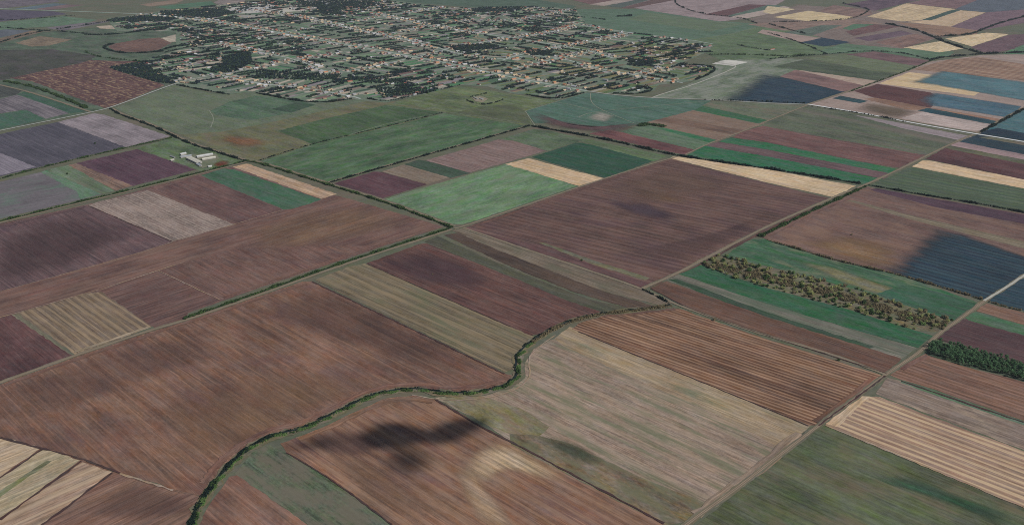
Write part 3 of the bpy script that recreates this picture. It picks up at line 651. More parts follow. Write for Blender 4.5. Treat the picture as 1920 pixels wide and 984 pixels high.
V_OUT = [(325, 158), (332, 161), (385, 170), (425, 178), (475, 172), (590, 196), (660, 187), (725, 193), (775, 181), (822, 171), (862, 160), (915, 163), (960, 176), (987, 178), (1042, 188), (1100, 173), (1170, 178), (1225, 171), (1235, 160), (1296, 153), (1320, 146), (1348, 130), (1320, 121), (1275, 120), (1320, 101), (1338, 87), (1292, 75), (1180, 62), (1100, 45), (1080, 18), (1000, 12), (900, 16), (835, 14), (700, -4), (560, -4), (450, 6), (300, 22), (200, 36), (220, 60), (330, 60), (330, 95), (262, 117), (205, 127), (225, 134), (300, 155)]
vg = sheet('village_ground', V_OUT, field_mat('village_grass', S(78, 100, 82), S(122, 132, 112), patch=S(132, 124, 114), pamt=.65, pscale=40, st=.6, gr=1.2), 'B', label=None)
ZLOT = nextz(); ZLOT2 = nextz(); ZYARD = [nextz() for _ in range(3)]; nextz()
J = [(1180, 1075), (1240, 1022), (1297, 975), (1370, 924), (1440, 870), (1540, 794), (1615, 738), (1660, 702), (1730, 657), (1760, 625), (1805, 595), (1845, 564), (1890, 537), (1920, 516), (2100, 405)]
K = [(1205, 541), (1267, 514), (1307, 493), (1395, 447), (1440, 424), (1515, 391), (1580, 363), (1625, 346), (1690, 316), (1740, 291), (1777, 273), (1820, 254), (1842, 246), (1877, 225), (1920, 202), (2100, 112)]
Lr = [(1100, 171), (1147, 178), (1222, 184), (1335, 187), (1440, 194), (1515, 196), (1615, 212), (1690, 227), (1802, 247), (1865, 257), (1920, 266), (2150, 306)]
MAIN = [(1100, 171), (960, 146), (855, 122), (705, 94), (605, 77), (470, 52), (375, 37), (300, 29), (250, 26), (0, 17), (-200, 10)]
LF = [(-200, 287), (0, 245), (172, 211), (215, 200), (327, 157), (367, 147), (412, 141), (480, 128), (560, 112), (665, 95), (705, 94)]
LA = [(-250, 478), (0, 418), (120, 388), (192, 371), (275, 351), (375, 326), (462, 304)]
LD = [(-250, 815), (0, 717), (140, 667), (275, 621), (350, 600), (480, 555), (640, 497), (848, 430)]
LC = [(465, 301), (490, 304), (612, 343), (735, 380), (852, 425)]
LB = [(612, 343), (760, 301), (955, 246), (990, 236)]
LE = [(852, 429), (868, 425), (960, 394), (1135, 334), (1257, 297), (1285, 291), (1322, 272), (1392, 247), (1440, 227), (1515, 197)]
LM = [(1515, 196), (1590, 172), (1640, 155), (1702, 132), (1745, 115)]
LO = [(868, 427), (1010, 476), (1205, 541), (1262, 569), (1350, 600), (1435, 629), (1565, 665), (1660, 702)]
LG = [(-60, 146), (0, 160), (45, 170), (100, 187), (172, 211)]
LH = [(212, 204), (230, 215), (275, 230), (312, 245), (357, 268), (400, 281), (465, 301)]
LQ = [(1222, 184), (1240, 177), (1300, 160), (1370, 132), (1384, 123), (1345, 118)]
for pts, w in ((J, 9), (K, 10), (LA, 11), (LD, 11), (LC, 15), (LB, 12), (LE, 7), (LM, 12), (LO, 7), (LG, 13), (LH, 13), (LF, 13), (Lr, 16)):
    ribbon('grass_verge', pts, w, M_VERGE, 1.2)
ribbon('grass_verge', MAIN, 28, M_VERGE2, 1.5)
ribbon('canal_bank', CANAL, 16, M_BANK, 3.5)
def shift(pts, m):
    P = smooth_line(GG(pts), 2); return P+normals(P)*m
ribbon('canal_water', shift(CANAL, -3.0), 4.2, M_WATER, .7, smooth=0, ground=True)
# ditches beside the lanes
ribbon('ditch_water', shift(LD[4:], 7), 2.2, M_WATER, .4, smooth=0, ground=True)
ribbon('ditch_water', shift(LA, 7), 1.6, M_WATER, .4, smooth=0, ground=True)
for pts, w, m, nm in ((J, 5.5, M_DIRT, 'dirt_track'), (K, 5, M_DIRT, 'dirt_track'), (LA, 4, M_DIRT, 'dirt_track'), (LD, 5, M_DIRT, 'dirt_track'), (LC, 4.5, M_DIRT, 'dirt_track'),
                      (LB, 4, M_DIRT, 'dirt_track'), (LE, 4.5, M_DIRT, 'dirt_track'), (LM, 5, M_DIRT, 'dirt_track'), (LO, 4, M_DIRT, 'dirt_track'), (LG, 4.5, M_DIRT, 'dirt_track'),
                      (LH, 4.5, M_DIRT, 'dirt_track'), (LQ, 6, M_GRAVEL, 'gravel_track'), (LF, 6, M_STREET, 'road'), (Lr[:6], 6, M_STREET, 'road'), (Lr[5:], 9, M_PAVE, 'road'), (MAIN, 8, M_STREET, 'road')):
    ribbon(nm, pts, w, m, .35)
ribbon('gravel_track', J[11:], 5, M_GRAVEL, .5)
M_PATH = track_mat('trodden_path', S(112, 122, 104), S(146, 146, 128))
for pts in ([(1107, 175), (1108, 195), (1135, 210), (1190, 232)], [(1010, 192), (1050, 192), (1110, 207)], [(1085, 220), (1110, 210), (1240, 198), (1330, 190)], [(725, 198), (800, 207), (860, 213), (960, 228)],
            [(392, 208), (402, 222), (395, 240)], [(640, 258), (740, 228), (840, 211)], [(985, 209), (1003, 236)], [(1372, 64), (1290, 76)], [(1440, 46), (1372, 64)], [(1080, 17), (1130, 12), (1180, 0)]):
    ribbon('footpath', pts, 3, M_PATH, .4)
ribbon('footpath', [(985, 209), (1050, 189), (1100, 174)], 3, M_PATH, .4)

M_MD = field_mat('dark_furrow', S(64, 50, 50), S(92, 72, 68), st=.8, gr=1.5)
M_MP = field_mat('pale_headland', S(138, 116, 98), S(172, 148, 124), st=.8, gr=1.5)
def margin(pts, w, m): ribbon('field_margin', pts, w, m, w*.35, smooth=1)
for pts, w in (([(585, 528), (760, 611), (946, 701)], 3), ([(690, 495), (958, 613)], 2), ([(166, 386), (325, 454)], 2), ([(816, 748), (905, 802), (960, 829), (1245, 981)], 3), ([(1085, 622), (1516, 798)], 2), ([(1690, 714), (1800, 752), (1920, 792)], 3), ([(0, 820), (77, 840), (150, 858), (225, 887)], 3),
               ([(1660, 705), (1535, 798)], 3), ([(80, 842), (0, 896)], 3), ([(153, 864), (0, 974)], 4), ([(211, 886), (80, 984)], 4), ([(1758, 635), (1870, 669), (1920, 684)], 3), ([(735, 984), (636, 908), (537, 848)], 2), ([(1220, 541), (1300, 583), (1440, 630), (1662, 700)], 2)): margin(pts, w, M_MD)
for pts, w in (([(187, 544), (297, 507), (345, 492)], 2), ([(297, 508), (412, 562)], 1.6), ([(0, 595), (42, 584), (186, 543)], 2), ([(225, 888), (325, 919)], 3), ([(1548, 797), (1700, 860), (1920, 951)], 3), ([(325, 452), (440, 421), (531, 394)], 2), ([(0, 547), (250, 479), (325, 453)], 1.5)): margin(pts, w, M_MP)
for off, w, m in ((18, 1.8, M_MP),):
    P = shift(CANAL[4:14], off); ribbon('field_margin', P, w, m, .6, smooth=0, ground=True)

# ================================================================ the village
STREETS = {
    'the wide main street': (MAIN[:9], 22),
    'the street by the meadow': ([(412, 141), (480, 157), (545, 163), (605, 171), (665, 182), (676, 186)], 6),
    'the lane from the crossroads': (LF[4:], 6),
    'the cross street in front of the label-height centre': ([(650, 136), (717, 122), (767, 110), (870, 85), (960, 72), (1042, 60), (1080, 47)], 6),
    'the right inner street': ([(960, 131), (1022, 115), (1060, 107), (1112, 97)], 6),
    'the short street behind it': ([(942, 114), (960, 107), (1030, 91), (1055, 87), (1120, 77), (1180, 62)], 6),
    'the lane end': ([(1185, 141), (1250, 127)], 5),
    'the long back street': ([(700, 25), (805, 49), (880, 60), (960, 72), (1055, 87), (1112, 97), (1150, 110)], 6),
    'the tan-roofed street': ([(855, 100), (942, 114), (992, 104), (1055, 110), (1110, 127), (1185, 140), (1230, 148), (1280, 156)], 6),
    'the right edge lane': ([(1080, 47), (1180, 62), (1292, 75), (1336, 83)], 5),
    'the left back street': ([(480, 22), (535, 27), (585, 37), (640, 50), (720, 66), (800, 84), (855, 100)], 6),
    'the far cross street': ([(480, 72), (540, 60), (620, 47), (705, 35), (780, 22), (835, 14)], 6),
    'the upper cross street': ([(720, 66), (790, 53), (870, 38), (960, 40), (1010, 30), (1080, 17)], 6),
    'the left inner street': ([(412, 82), (480, 97), (560, 113), (610, 136), (650, 136)], 5),
}
names_ok = {'the cross street in front of the label-height centre': 'the middle cross street', 'the short street behind it': 'the right cross street'}
segs = []
for nm, (pts, w) in STREETS.items():
    P = resample(smooth_line(GG(pts), 1), 10)
    segs.append((names_ok.get(nm, nm), P, w))
    if nm not in ('the wide main street', 'the lane from the crossroads'):
        ribbon('grass_verge', P, w+7, M_VERGE2, 1, smooth=0, ground=True)
        ribbon('street', P, w+(2.5 if w < 10 else -12), M_STREET, .5, smooth=0, ground=True)
CELL = 7.0; occ = set()
def inpoly(p, poly):
    c = False; j = len(poly)-1
    for i in range(len(poly)):
        a, b = poly[i], poly[j]
        if (a[1] > p[1]) != (b[1] > p[1]) and p[0] < (b[0]-a[0])*(p[1]-a[1])/(b[1]-a[1])+a[0]: c = not c
        j = i
    return c
VP = GG(V_OUT)
allst = [P for _, P, _ in segs]
def street_dist(p, skip):
    return min(np.min(np.linalg.norm(P-p, axis=1)) for i, P in enumerate(allst) if i != skip)
def pix(p):
    dy, dz = p[1], -CAM_H; d = dy*CP-dz*SP; u = dy*SP+dz*CP
    return 960+FPX*p[0]/d, 492-FPX*u/d
PLOT_C = [((84, 108, 80), 3), ((104, 124, 96), 3), ((72, 94, 74), 3), ((62, 80, 68), 2), ((120, 108, 98), 3), ((124, 116, 118), 3), ((142, 136, 122), 3), ((72, 112, 78), 2), ((104, 84, 80), 2), ((112, 118, 106), 3), ((158, 148, 132), 2)]
plot_m = []
for c, w in PLOT_C:
    c = C(c, 1.1)
    m = plain_mat('garden_soil' if c[0] > c[1] else 'garden_green', S(*C(c, .78)), S(*C(c, 1.15)), .12, .95, .04)
    plot_m += [m]*w
plot_e = [plain_mat('dry_garden', S(*C(c, .78)), S(*C(c, 1.15)), .12, .95, .04) for c in ((122, 118, 84), (104, 114, 74), (92, 108, 70), (134, 122, 96), (112, 98, 82))]
M_YARD = [plain_mat('yard_dirt', S(*C(c, .85)), S(*C(c, 1.12)), .15, .95, .04) for c in ((172, 162, 148), (158, 150, 146), (138, 136, 128), (182, 164, 144))]
lots = []; vtrees = []
for si, (nm, P, w) in enumerate(segs):
    Q = resample(P, 2.0); s = np.concatenate([[0], np.cumsum(np.linalg.norm(np.diff(Q, axis=0), axis=1))])
    t = np.gradient(Q, axis=0); t /= np.linalg.norm(t, axis=1)[:, None]
    for side in (-1, 1):
        a = random.uniform(6, 18)
        while a < s[-1]-14:
            fr = random.uniform(19, 30); i = int(np.searchsorted(s, min(a+fr/2, s[-1]-1)))
            c = Q[i]; e = t[i]; n = np.array([-e[1], e[0]])*side
            a += fr+(random.uniform(10, 40) if random.random() < .07 else 0)
            f0 = c+n*(w/2+6)
            if street_dist(f0+n*10, si) < 21: continue
            px = pix(f0)
            if not (-15 < px[0] < 1935 and -6 < px[1] < 260): continue
            dep = 0
            for D in (36, 50, 65, 80, 100, 120, 140):
                pts = [f0+n*d+e*o for d in np.arange(4 if dep == 0 else dep, D, 6) for o in (-fr*.4, 0, fr*.4)]
                if all(inpoly(q, VP) and (int(q[0]//CELL), int(q[1]//CELL)) not in occ for q in pts) and street_dist(f0+n*D, si) > 14: dep = D
                else: break
            if dep == 0: continue
            for d in np.arange(2, dep, 4):
                for o in np.arange(-fr/2+2, fr/2-1, 4):
                    q = f0+n*d+e*o; occ.add((int(q[0]//CELL), int(q[1]//CELL)))
            lots.append(dict(st=nm, side=side, c=f0, e=e, n=n, fr=fr, dep=dep, s=s[i], px=px, dist=np.linalg.norm(f0)))
lots.sort(key=lambda L: L['dist'])
def quad_sheet(name, q, mat, z, parent):
    me = bpy.data.meshes.new(name); me.from_pydata([(*p, z) for p in q], [], [(0, 1, 2, 3)]); me.update()
    if me.polygons[0].normal.z < 0: me.flip_normals()
    return link(name, me, mat, parent)
rest_q = {}
for li, L in enumerate(lots):
    yd = min(L['dep']*.6, random.uniform(28, 48))
    def rect(d0, d1, o0, o1): return [L['c']+L['n']*d+L['e']*o for d, o in ((d0, o0), (d0, o1), (d1, o1), (d1, o0))]
    h = L['fr']/2-.4
    pieces = [('yard', rect(0, yd, -h, h), random.choice(M_YARD))]
    cuts = [yd]+([yd+(L['dep']-yd)*random.uniform(.35, .7)] if random.random() < .5 else [])+[L['dep']]
    for d0, d1 in zip(cuts[:-1], cuts[1:]):
        if random.random() < .3:
            o = random.uniform(-.2, .2)*L['fr']
            pieces += [('garden_plot', rect(d0, d1, -h, o-.3), random.choice(plot_m)), ('garden_plot', rect(d0, d1, o+.3, h), random.choice(plot_m))]
        else: pieces.append(('garden_plot', rect(d0, d1, -h, h), random.choice(plot_m)))
    if L['px'][0] > 880 and L['px'][1] > 75: pieces = [(a, q, random.choice(plot_e) if a == 'garden_plot' and random.random() < .65 else m) for a, q, m in pieces]
    L['yd'] = yd
    for nm, q, m in pieces:
        if li < 150: quad_sheet(nm, q, m, random.choice(ZYARD), vg)
        else: rest_q.setdefault(m.name, (m, []))[1].append(q)
    # trees of the plot: along one boundary, by the yard, or as an orchard
    pr = random.random()
    if pr < .40:
        o = h*random.choice((-1, 1))
        for d in np.arange(yd, L['dep'], random.uniform(4.5, 7)): vtrees.append((*(L['c']+L['n']*d+L['e']*(o+random.uniform(-1, 1))), random.uniform(2.2, 4.2)))
    elif pr < .62:
        for d in np.arange(yd+4, L['dep'], 7):
            for o in np.arange(-h+3, h-2, 7): vtrees.append((*(L['c']+L['n']*d+L['e']*(o+random.uniform(-1, 1))), random.uniform(1.8, 3.2)))
    if random.random() < .45:
        for _ in range(random.randint(2, 6)): vtrees.append((*(L['c']+L['n']*(L['dep']-random.uniform(0, 10))+L['e']*random.uniform(-h, h)), random.uniform(2.4, 4.8)))
    for _ in range(random.randint(0, 3)): vtrees.append((*(L['c']+L['n']*random.uniform(0, yd)+L['e']*random.choice((-h, h))), random.uniform(1.8, 3.4)))
def rowv(pxy, fam):
    c = np.array(pxy, float); vp = VPA if fam == 'A' else VPB
    e = G(c+(np.array(vp)-c)*.02)-G(c); return e/np.linalg.norm(e)
eA, eB = rowv((700, 100), 'A'), rowv((700, 100), 'B')
lo, hi = VP.min(0), VP.max(0); ctr = (lo+hi)/2; span = np.linalg.norm(hi-lo)
b = -span/2
fills = 0; extra = []
while b < span/2:
    lenB = random.uniform(55, 105); a = -span/2
    while a < span/2:
        wA = random.uniform(13, 30); mid = ctr+eA*(a+wA/2)+eB*(b+lenB/2)
        px = pix(mid) if mid[1] > 500 else (-999, 0)
        if -25 < px[0] < 1945 and -8 < px[1] < 200:
            pts = [mid+eA*x*wA*.4+eB*y*lenB*.42 for x in (-1, 0, 1) for y in (-1, -.5, 0, .5, 1)]
            if all(inpoly(q, VP) for q in pts) and sum((int(q[0]//CELL), int(q[1]//CELL)) in occ for q in pts) <= 1 and min(street_dist(q, -1) for q in pts[6:9]) > 9:
                if random.random() < .45:
                    extra.append((mid+eB*random.uniform(-.4, .4)*lenB, random.choice((0, 1))))
                m = random.choice(plot_e if px[0] > 880 and px[1] > 75 and random.random() < .65 else plot_m); h, g = wA/2-.4, lenB/2-.5; fills += 1
                rest_q.setdefault(m.name, (m, []))[1].append([mid+eA*x*h+eB*y*g for x, y in ((-1, -1), (1, -1), (1, 1), (-1, 1))])
                if random.random() < .24:
                    for d in np.arange(-g, g, random.uniform(4, 6.5)): vtrees.append((*(mid+eA*(h+random.uniform(-1, 1))+eB*d), random.uniform(2.2, 4.4)))
                if random.random() < .07:
                    for d in np.arange(-g+3, g, 7):
                        for o in np.arange(-h+3, h-2, 7): vtrees.append((*(mid+eA*o+eB*d), random.uniform(2.2, 4)))
                if random.random() < .3:
                    for o in np.arange(-h, h, 5): vtrees.append((*(mid+eA*o+eB*g), random.uniform(2.2, 4.2)))
        a += wA
    b += lenB
print('FILLS', fills)
for m, qs in rest_q.values():
    V = np.array([[(*p, ZLOT2) for p in q] for q in qs]).reshape(-1, 3)
    me = mesh_np('garden_plots', V, 4, np.arange(len(V)))
    tag(link('garden_plots', me, m, vg), kind='stuff')

# ---------------------------------------------------------------- houses
ROOFS = {'orange': ((160, 108, 78), (188, 134, 98)), 'red': ((126, 76, 66), (154, 98, 84)), 'tan': ((168, 144, 114), (196, 174, 142)), 'grey': ((122, 122, 124), (158, 158, 160)), 'brown': ((112, 84, 74), (140, 110, 96)), 'white': ((164, 166, 168), (190, 190, 190))}
roof_m = {k: plain_mat(k+'_roof_tiles', S(*a), S(*b), .6, .8, .2) for k, (a, b) in ROOFS.items()}
wall_m = [plain_mat('house_render', S(*C(c, .92)), S(*c), .5, .9, .1) for c in ((178, 170, 152), (168, 164, 158), (176, 160, 128))]
def gable(w, l, h, r, ov=.5, t=.25):
    """walls and a ridged roof, long axis along local Y; returns (wall verts/faces, roof verts/faces)"""
    x, y = w/2, l/2
    wv = [(-x, -y, 0), (x, -y, 0), (x, y, 0), (-x, y, 0), (-x, -y, h), (x, -y, h), (x, y, h), (-x, y, h), (0, -y, h+r), (0, y, h+r)]
    wf = [(0, 1, 5, 8, 4), (2, 3, 7, 9, 6), (1, 2, 6, 5), (3, 0, 4, 7), (4, 8, 9, 7), (5, 6, 9, 8)]
    X, Y = x+ov, y+ov; d = r*ov/x
    rv = [(-X, -Y, h-d+.04), (0, -Y, h+r+.04), (X, -Y, h-d+.04), (-X, Y, h-d+.04), (0, Y, h+r+.04), (X, Y, h-d+.04)]
    rv += [(a, b, c+t) for a, b, c in rv]
    rf = [(6, 7, 10, 9), (7, 8, 11, 10), (0, 3, 4, 1), (1, 4, 5, 2), (0, 6, 9, 3), (2, 5, 11, 8), (0, 1, 7, 6), (1, 2, 8, 7), (3, 9, 10, 4), (4, 10, 11, 5)]
    return (wv, wf), (rv, rf)
def box_vf(x0, x1, y0, y1, z0, z1):
    v = [(x, y, z) for z in (z0, z1) for y in (y0, y1) for x in (x0, x1)]
    return v, [(0, 2, 3, 1), (4, 5, 7, 6), (0, 1, 5, 4), (2, 6, 7, 3), (0, 4, 6, 2), (1, 3, 7, 5)]
def vf_mesh(name, vf, mat):
    me = bpy.data.meshes.new(name); me.from_pydata(vf[0], [], vf[1]); me.update(); me.materials.append(mat); return me
SIZES = [(10, 19, 3.2, 3.2), (11, 15, 3.4, 3.6), (9.5, 23, 3, 3), (12, 14, 3.6, 3.8)]
SHEDS = [(6.5, 11, 2.4, 1.6), (8, 15, 2.8, 2.2)]
M_CHIM = plain_mat('chimney_brick', S(126, 84, 70), S(150, 104, 88), 1.5)
hm = {}
for zi, sz in enumerate(SIZES+SHEDS):
    wv, rv = gable(*sz)
    for wi, wm in enumerate(wall_m): hm['w', zi, wi] = vf_mesh('wall', wv, wm)
    for k, rm in roof_m.items(): hm['r', zi, k] = vf_mesh('roof', rv, rm)
chim = vf_mesh('chimney', box_vf(-.5, .5, -.5, .5, 0, 2.2), M_CHIM)
def ordn(n): return str(n)+({1: 'st', 2: 'nd', 3: 'rd'}.get(n % 10, 'th') if n % 100 not in (11, 12, 13) else 'th')
plan = []
for L in lots:
    if random.random() < .06: continue
    east = L['px'][0] > 900 and L['px'][1] > 80
    k = random.choices(['orange', 'red', 'tan', 'grey', 'brown', 'white'], [4, 2, 7, 1.5, 1, .8] if east else [1.2, 2.4, 1.8, 3.6, 2.6, 2.2])[0]
    zi = random.randrange(4); sz = SIZES[zi]
    along = random.random() < .25                       # ridge along the street
    rz = math.atan2(L['n'][1], L['n'][0])-math.pi/2+(math.pi/2 if along else 0)
    ext = sz[0] if along else sz[1]; wid = sz[1] if along else sz[0]
    o = (L['fr']/2-wid/2-1.2)*random.choice((-1, 1, .3)) if L['fr'] > wid+3 else 0
    p = L['c']+L['n']*(3+ext/2+random.uniform(0, 2))+L['e']*o
    plan.append(dict(L=L, p=p, rz=rz, zi=zi, k=k, wi=random.randrange(3), what='house', dist=L['dist']))
    if L['yd'] > 27 and random.random() < .85:
        zi = 4+random.randrange(2)
        p2 = L['c']+L['n']*(L['yd']-random.uniform(2, 6))+L['e']*random.uniform(-.25, .25)*L['fr']
        if np.linalg.norm(p2-p) > 19: plan.append(dict(L=L, p=p2, rz=rz+random.choice((0, math.pi/2)), zi=zi, k=random.choice(('grey', 'brown', 'red', 'white', 'tan')), wi=random.randrange(3), what='shed', dist=L['dist']+20))
for q, r in extra:
    plan.append(dict(L=dict(st='', side=1, px=pix(q)), p=q, rz=math.atan2(eB[1], eB[0])-math.pi/2+r*math.pi/2, zi=random.choice((2, 4, 5, 5)), k=random.choice(('grey', 'white', 'brown', 'red', 'tan')), wi=random.randrange(3), what='shed', dist=9e9))
HN = 300
hs = [q for q in plan if q['what'] == 'house']; sh = [q for q in plan if q['what'] == 'shed']
near = hs[:HN]; nsh = sh[:120]
for st in set(q['L']['st'] for q in near):
    for side in (-1, 1):
        g = sorted([q for q in near if q['L']['st'] == st and q['L']['side'] == side], key=lambda q: q['L']['px'][0])
        other = [q for q in near if q['L']['st'] == st and q['L']['side'] == -side]
        mine = np.mean([q['dist'] for q in g]) if g else 0; oth = np.mean([q['dist'] for q in other]) if other else 1e9
        for i, q in enumerate(g):
            q['label'] = f"{q['k']}-roofed house, {ordn(i+1)} from left, {'near' if mine < oth else 'far'} side of {st}"
def ground_z(): return ZLOT2
for q in near+nsh:
    nm = 'village_house' if q['what'] == 'house' else 'garden_shed'
    t = empty(nm, (q['p'][0], q['p'][1], ground_z()), q['rz'])
    o = bpy.data.objects.new('wall', hm['w', q['zi'], q['wi']]); col.objects.link(o); o.parent = t
    r = bpy.data.objects.new('roof', hm['r', q['zi'], q['k']]); col.objects.link(r); r.parent = t
    if q['what'] == 'house':
        sz = SIZES[q['zi']]
        c = bpy.data.objects.new('chimney', chim); col.objects.link(c); c.parent = r; c.location = (sz[0]*.12, sz[1]*random.uniform(-.3, .3), sz[2]+sz[3]-1.0)
        tag(t, q['label'], 'house', 'village houses along the streets')
    else:
        tag(t, f"small {q['k']}-roofed shed behind a house on {q['L']['st']}", 'shed', f"sheds behind the houses, {q['k']} roofs, {q['L']['st']}")
rest = {}
for q in hs[HN:]+sh[120:]:
    sz = (SIZES+SHEDS)[q['zi']]; wv, rv = gable(*sz); c, s = math.cos(q['rz']), math.sin(q['rz'])
    for key, (v, f) in ((('w', q['wi']), wv), (('r', q['k']), rv)):
        a = rest.setdefault(key, ([], [])); b = len(a[0])
        a[0].extend([(q['p'][0]+x*c-y*s, q['p'][1]+x*s+y*c, z+ground_z()) for x, y, z in v]); a[1].extend([tuple(b+i for i in fc) for fc in f])
if rest:
    V = []; Fs = []; mi = []; mats = []
    for (a, b), (v, f) in rest.items():
        m = wall_m[b] if a == 'w' else roof_m[b]
        mats.append(m); k0 = len(V); V += v; Fs += [tuple(k0+i for i in fc) for fc in f]; mi += [len(mats)-1]*len(f)
    me = bpy.data.meshes.new('distant_houses'); me.from_pydata(V, [], Fs)
    for m in mats: me.materials.append(m)
    me.polygons.foreach_set('material_index', mi); me.update()
    tag(bpy.data.objects.new('distant_houses', me), 'mass of small roofs in the far half of the village', kind='stuff'); col.objects.link(bpy.data.objects['distant_houses'])
print('LOTS', len(lots), 'houses', len(hs), 'sheds', len(sh))

# ---------------------------------------------------------------- farm, halls, lone farmstead
M_METAL = plain_mat('pale_sheet_metal', S(172, 174, 170), S(198, 198, 194), .3, .6, .3)
M_METAL2 = plain_mat('grey_sheet_metal', S(140, 144, 148), S(168, 172, 176), .3, .6, .3)
M_CREAM = plain_mat('cream_sheet_roof', S(180, 176, 160), S(204, 200, 186), .3, .7, .2)
M_DOOR = plain_mat('barn_door_steel', S(70, 76, 82), S(92, 98, 104), .8)
def barn(name, a, b, w, h, r, roof, label, group=None):
    A, B = G(a), G(b); c = (A+B)/2; l = np.linalg.norm(B-A); rz = math.atan2(B[1]-A[1], B[0]-A[0])-math.pi/2
    w *= .8; l *= .92
    t = empty(name, (c[0], c[1], ZLOT2), rz); wv, rv = gable(w, l, h, r)
    link('wall', vf_mesh('wall', wv, wall_m[1]), None, t); link('roof', vf_mesh('roof', rv, roof), None, t)
    for s in (-1, 1): link('door', vf_mesh('door', box_vf(-w*.18, w*.18, s*l/2-.12, s*l/2+.12, 0, h*.85), M_DOOR), None, t)
    return tag(t, label, 'barn' if name != 'farm_hut' else 'hut', group)
barn('barn', (354, 298), (375, 308), 20, 5, 2.6, M_CREAM, 'largest white-roofed barn in the middle of the left farmyard')
barn('barn', (368, 296.5), (400, 291), 12, 4, 2.4, M_METAL, 'long narrow white barn at the back right of the farmyard')
barn('barn', (378, 301), (405, 296.5), 10, 3.6, 2, M_CREAM, 'long cream-roofed barn in front of the back white barn')
barn('barn', (338, 296.5), (360, 293.5), 9, 3.4, 1.8, M_METAL2, 'grey low barn left of the largest farmyard barn')
barn('barn', (338, 292), (349, 289.5), 11, 4, 2.2, M_METAL, 'short white barn at the top left of the farmyard')
barn('farm_hut', (320, 302), (327, 301), 8, 3, 1.5, M_CREAM, 'small pale hut at the left edge of the farmyard')
barn('farm_hut', (390, 314.5), (397, 313), 8, 3, 1.5, M_METAL, 'small white hut near the lane below the farmyard')
barn('farm_hut', (370, 309), (377, 312.5), 9, 3, 1.5, M_METAL2, 'grey hut at the front of the largest farmyard barn')
barn('farm_hut', (320, 294), (328, 297), 5, 2.6, 1.2, roof_m['grey'], 'dark grey hut in the grass left of the barns')
sheet('farmyard', [(345, 290), (405, 288), (412, 297), (398, 312), (380, 316), (352, 304)], field_mat('trodden_yard', S(92, 104, 80), S(132, 126, 110), gr=1.8, lg=2.4, st=.3), 'B')
SF(soil((112, 66, 58), gr=1.5), [(398, 310), (412, 300), (430, 302), (432, 308), (408, 316)], [(405, 309), (414, 304), (424, 304), (425, 306), (410, 312)])
sheet('farmyard', [(415, 21), (442, 12), (515, 9), (522, 19), (482, 25), (430, 27)], field_mat('pale_concrete', S(158, 154, 146), S(196, 192, 182), gr=1, st=.3), 'B')
sheet('farmyard', [(520, 18), (545, 14), (580, 16), (575, 21), (530, 24)], field_mat('pale_yard', S(158, 152, 140), S(196, 190, 176), gr=1, st=.3), 'B')
sheet('farmyard', [(440, 30), (500, 27), (520, 33), (470, 37)], field_mat('pale_yard', S(128, 124, 116), S(166, 160, 150), gr=2, st=.3), 'B')
for i in range(9):
    x = 437+i*9.2; y = 22-i*.75
    barn('poultry_hall', (x-3.5, y+1.6), (x+3.2, y-2.2), 13, 3.5, 2.4, M_METAL2 if i % 2 else roof_m['grey'], f'{ordn(i+1)} from the left in the row of parallel grey halls at the top', 'parallel halls of the far poultry farm')
barn('farmhouse', (889, 184), (896, 187), 9, 3, 2.4, M_CREAM, 'pale-roofed farmhouse inside the ring of shrubs on the meadow')
barn('farm_hut', (899, 186), (906, 188), 7, 3, 2, M_METAL, 'small white hut beside the farmhouse in the shrub ring')
sheet('farmyard', [(884, 184), (900, 180), (916, 186), (905, 193), (890, 190)], field_mat('trodden_yard', S(112, 108, 90), S(150, 138, 118), gr=2, st=.3), 'B')
barn('farm_hut', (1443, 95), (1452, 93), 10, 3, 2, roof_m['red'], 'lone red-roofed hut on the pasture right of the village')

# ================================================================ vegetation
L_GREEN = leaf_mat('hedge_leaves', (S(44, 66, 42), S(78, 100, 56), S(104, 122, 70)))
L_DARK = leaf_mat('dark_leaves', (S(24, 38, 40), S(40, 58, 48), S(58, 80, 58)))
L_WOOD = leaf_mat('belt_tree_leaves', (S(66, 98, 70), S(100, 134, 92), S(136, 162, 116)), 1/9)
L_OLIVE = leaf_mat('dry_scrub_leaves', (S(122, 130, 82), S(156, 158, 100), S(176, 174, 122)), 1/12)
L_REED = leaf_mat('reed_leaves', (S(76, 108, 62), S(112, 138, 80), S(140, 158, 98)), 1/16)
L_BROWN = leaf_mat('brown_scrub_leaves', (S(112, 100, 78), S(142, 128, 98), S(124, 128, 86)), 1/12)
VG = [leaf_mat('garden_tree_leaves', (S(32, 45, 60), S(48, 66, 70), S(72, 94, 84)), 1/30), leaf_mat('orchard_leaves', (S(46, 64, 54), S(72, 92, 68), S(98, 116, 84)), 1/30)]

hedge('canal_reeds', shift(CANAL[5:], 2.0), 6, .85, L_REED, 'bright green reeds and bushes along the near bank of the winding canal', 'reed bed', gap=.35, nq=16, hz=.5, patchy=.40, up=1.8, wob=1.5, ground=True)
hedge('canal_scrub', shift(CANAL[:6], 1.5), 8, 1.5, L_BROWN, 'brown dead scrub in the upper right arm of the canal', 'scrub', gap=.4, nq=20, ground=True)
hedge('canal_hedge', shift(CANAL, -5), 1.6, .9, L_DARK, 'dark scrub along the far bank of the winding canal', 'hedge', gap=.2, patchy=.38, hz=.6, wob=1.0, nq=20, ground=True)
hedge('canal_shrubs', shift(CANAL[19:], -1), 6, 1.2, L_DARK, 'dark bushes filling the canal at the bottom left', 'shrubs', gap=.35, patchy=.4, nq=20, ground=True)
hedge('canal_bushes', shift(CANAL[6:], .5), 5, 1.2, L_GREEN, 'scattered green bushes standing in the reeds of the winding canal', 'bushes', gap=.3, nq=18, hz=.6, patchy=.55, up=1.0, wob=2.0, ground=True)
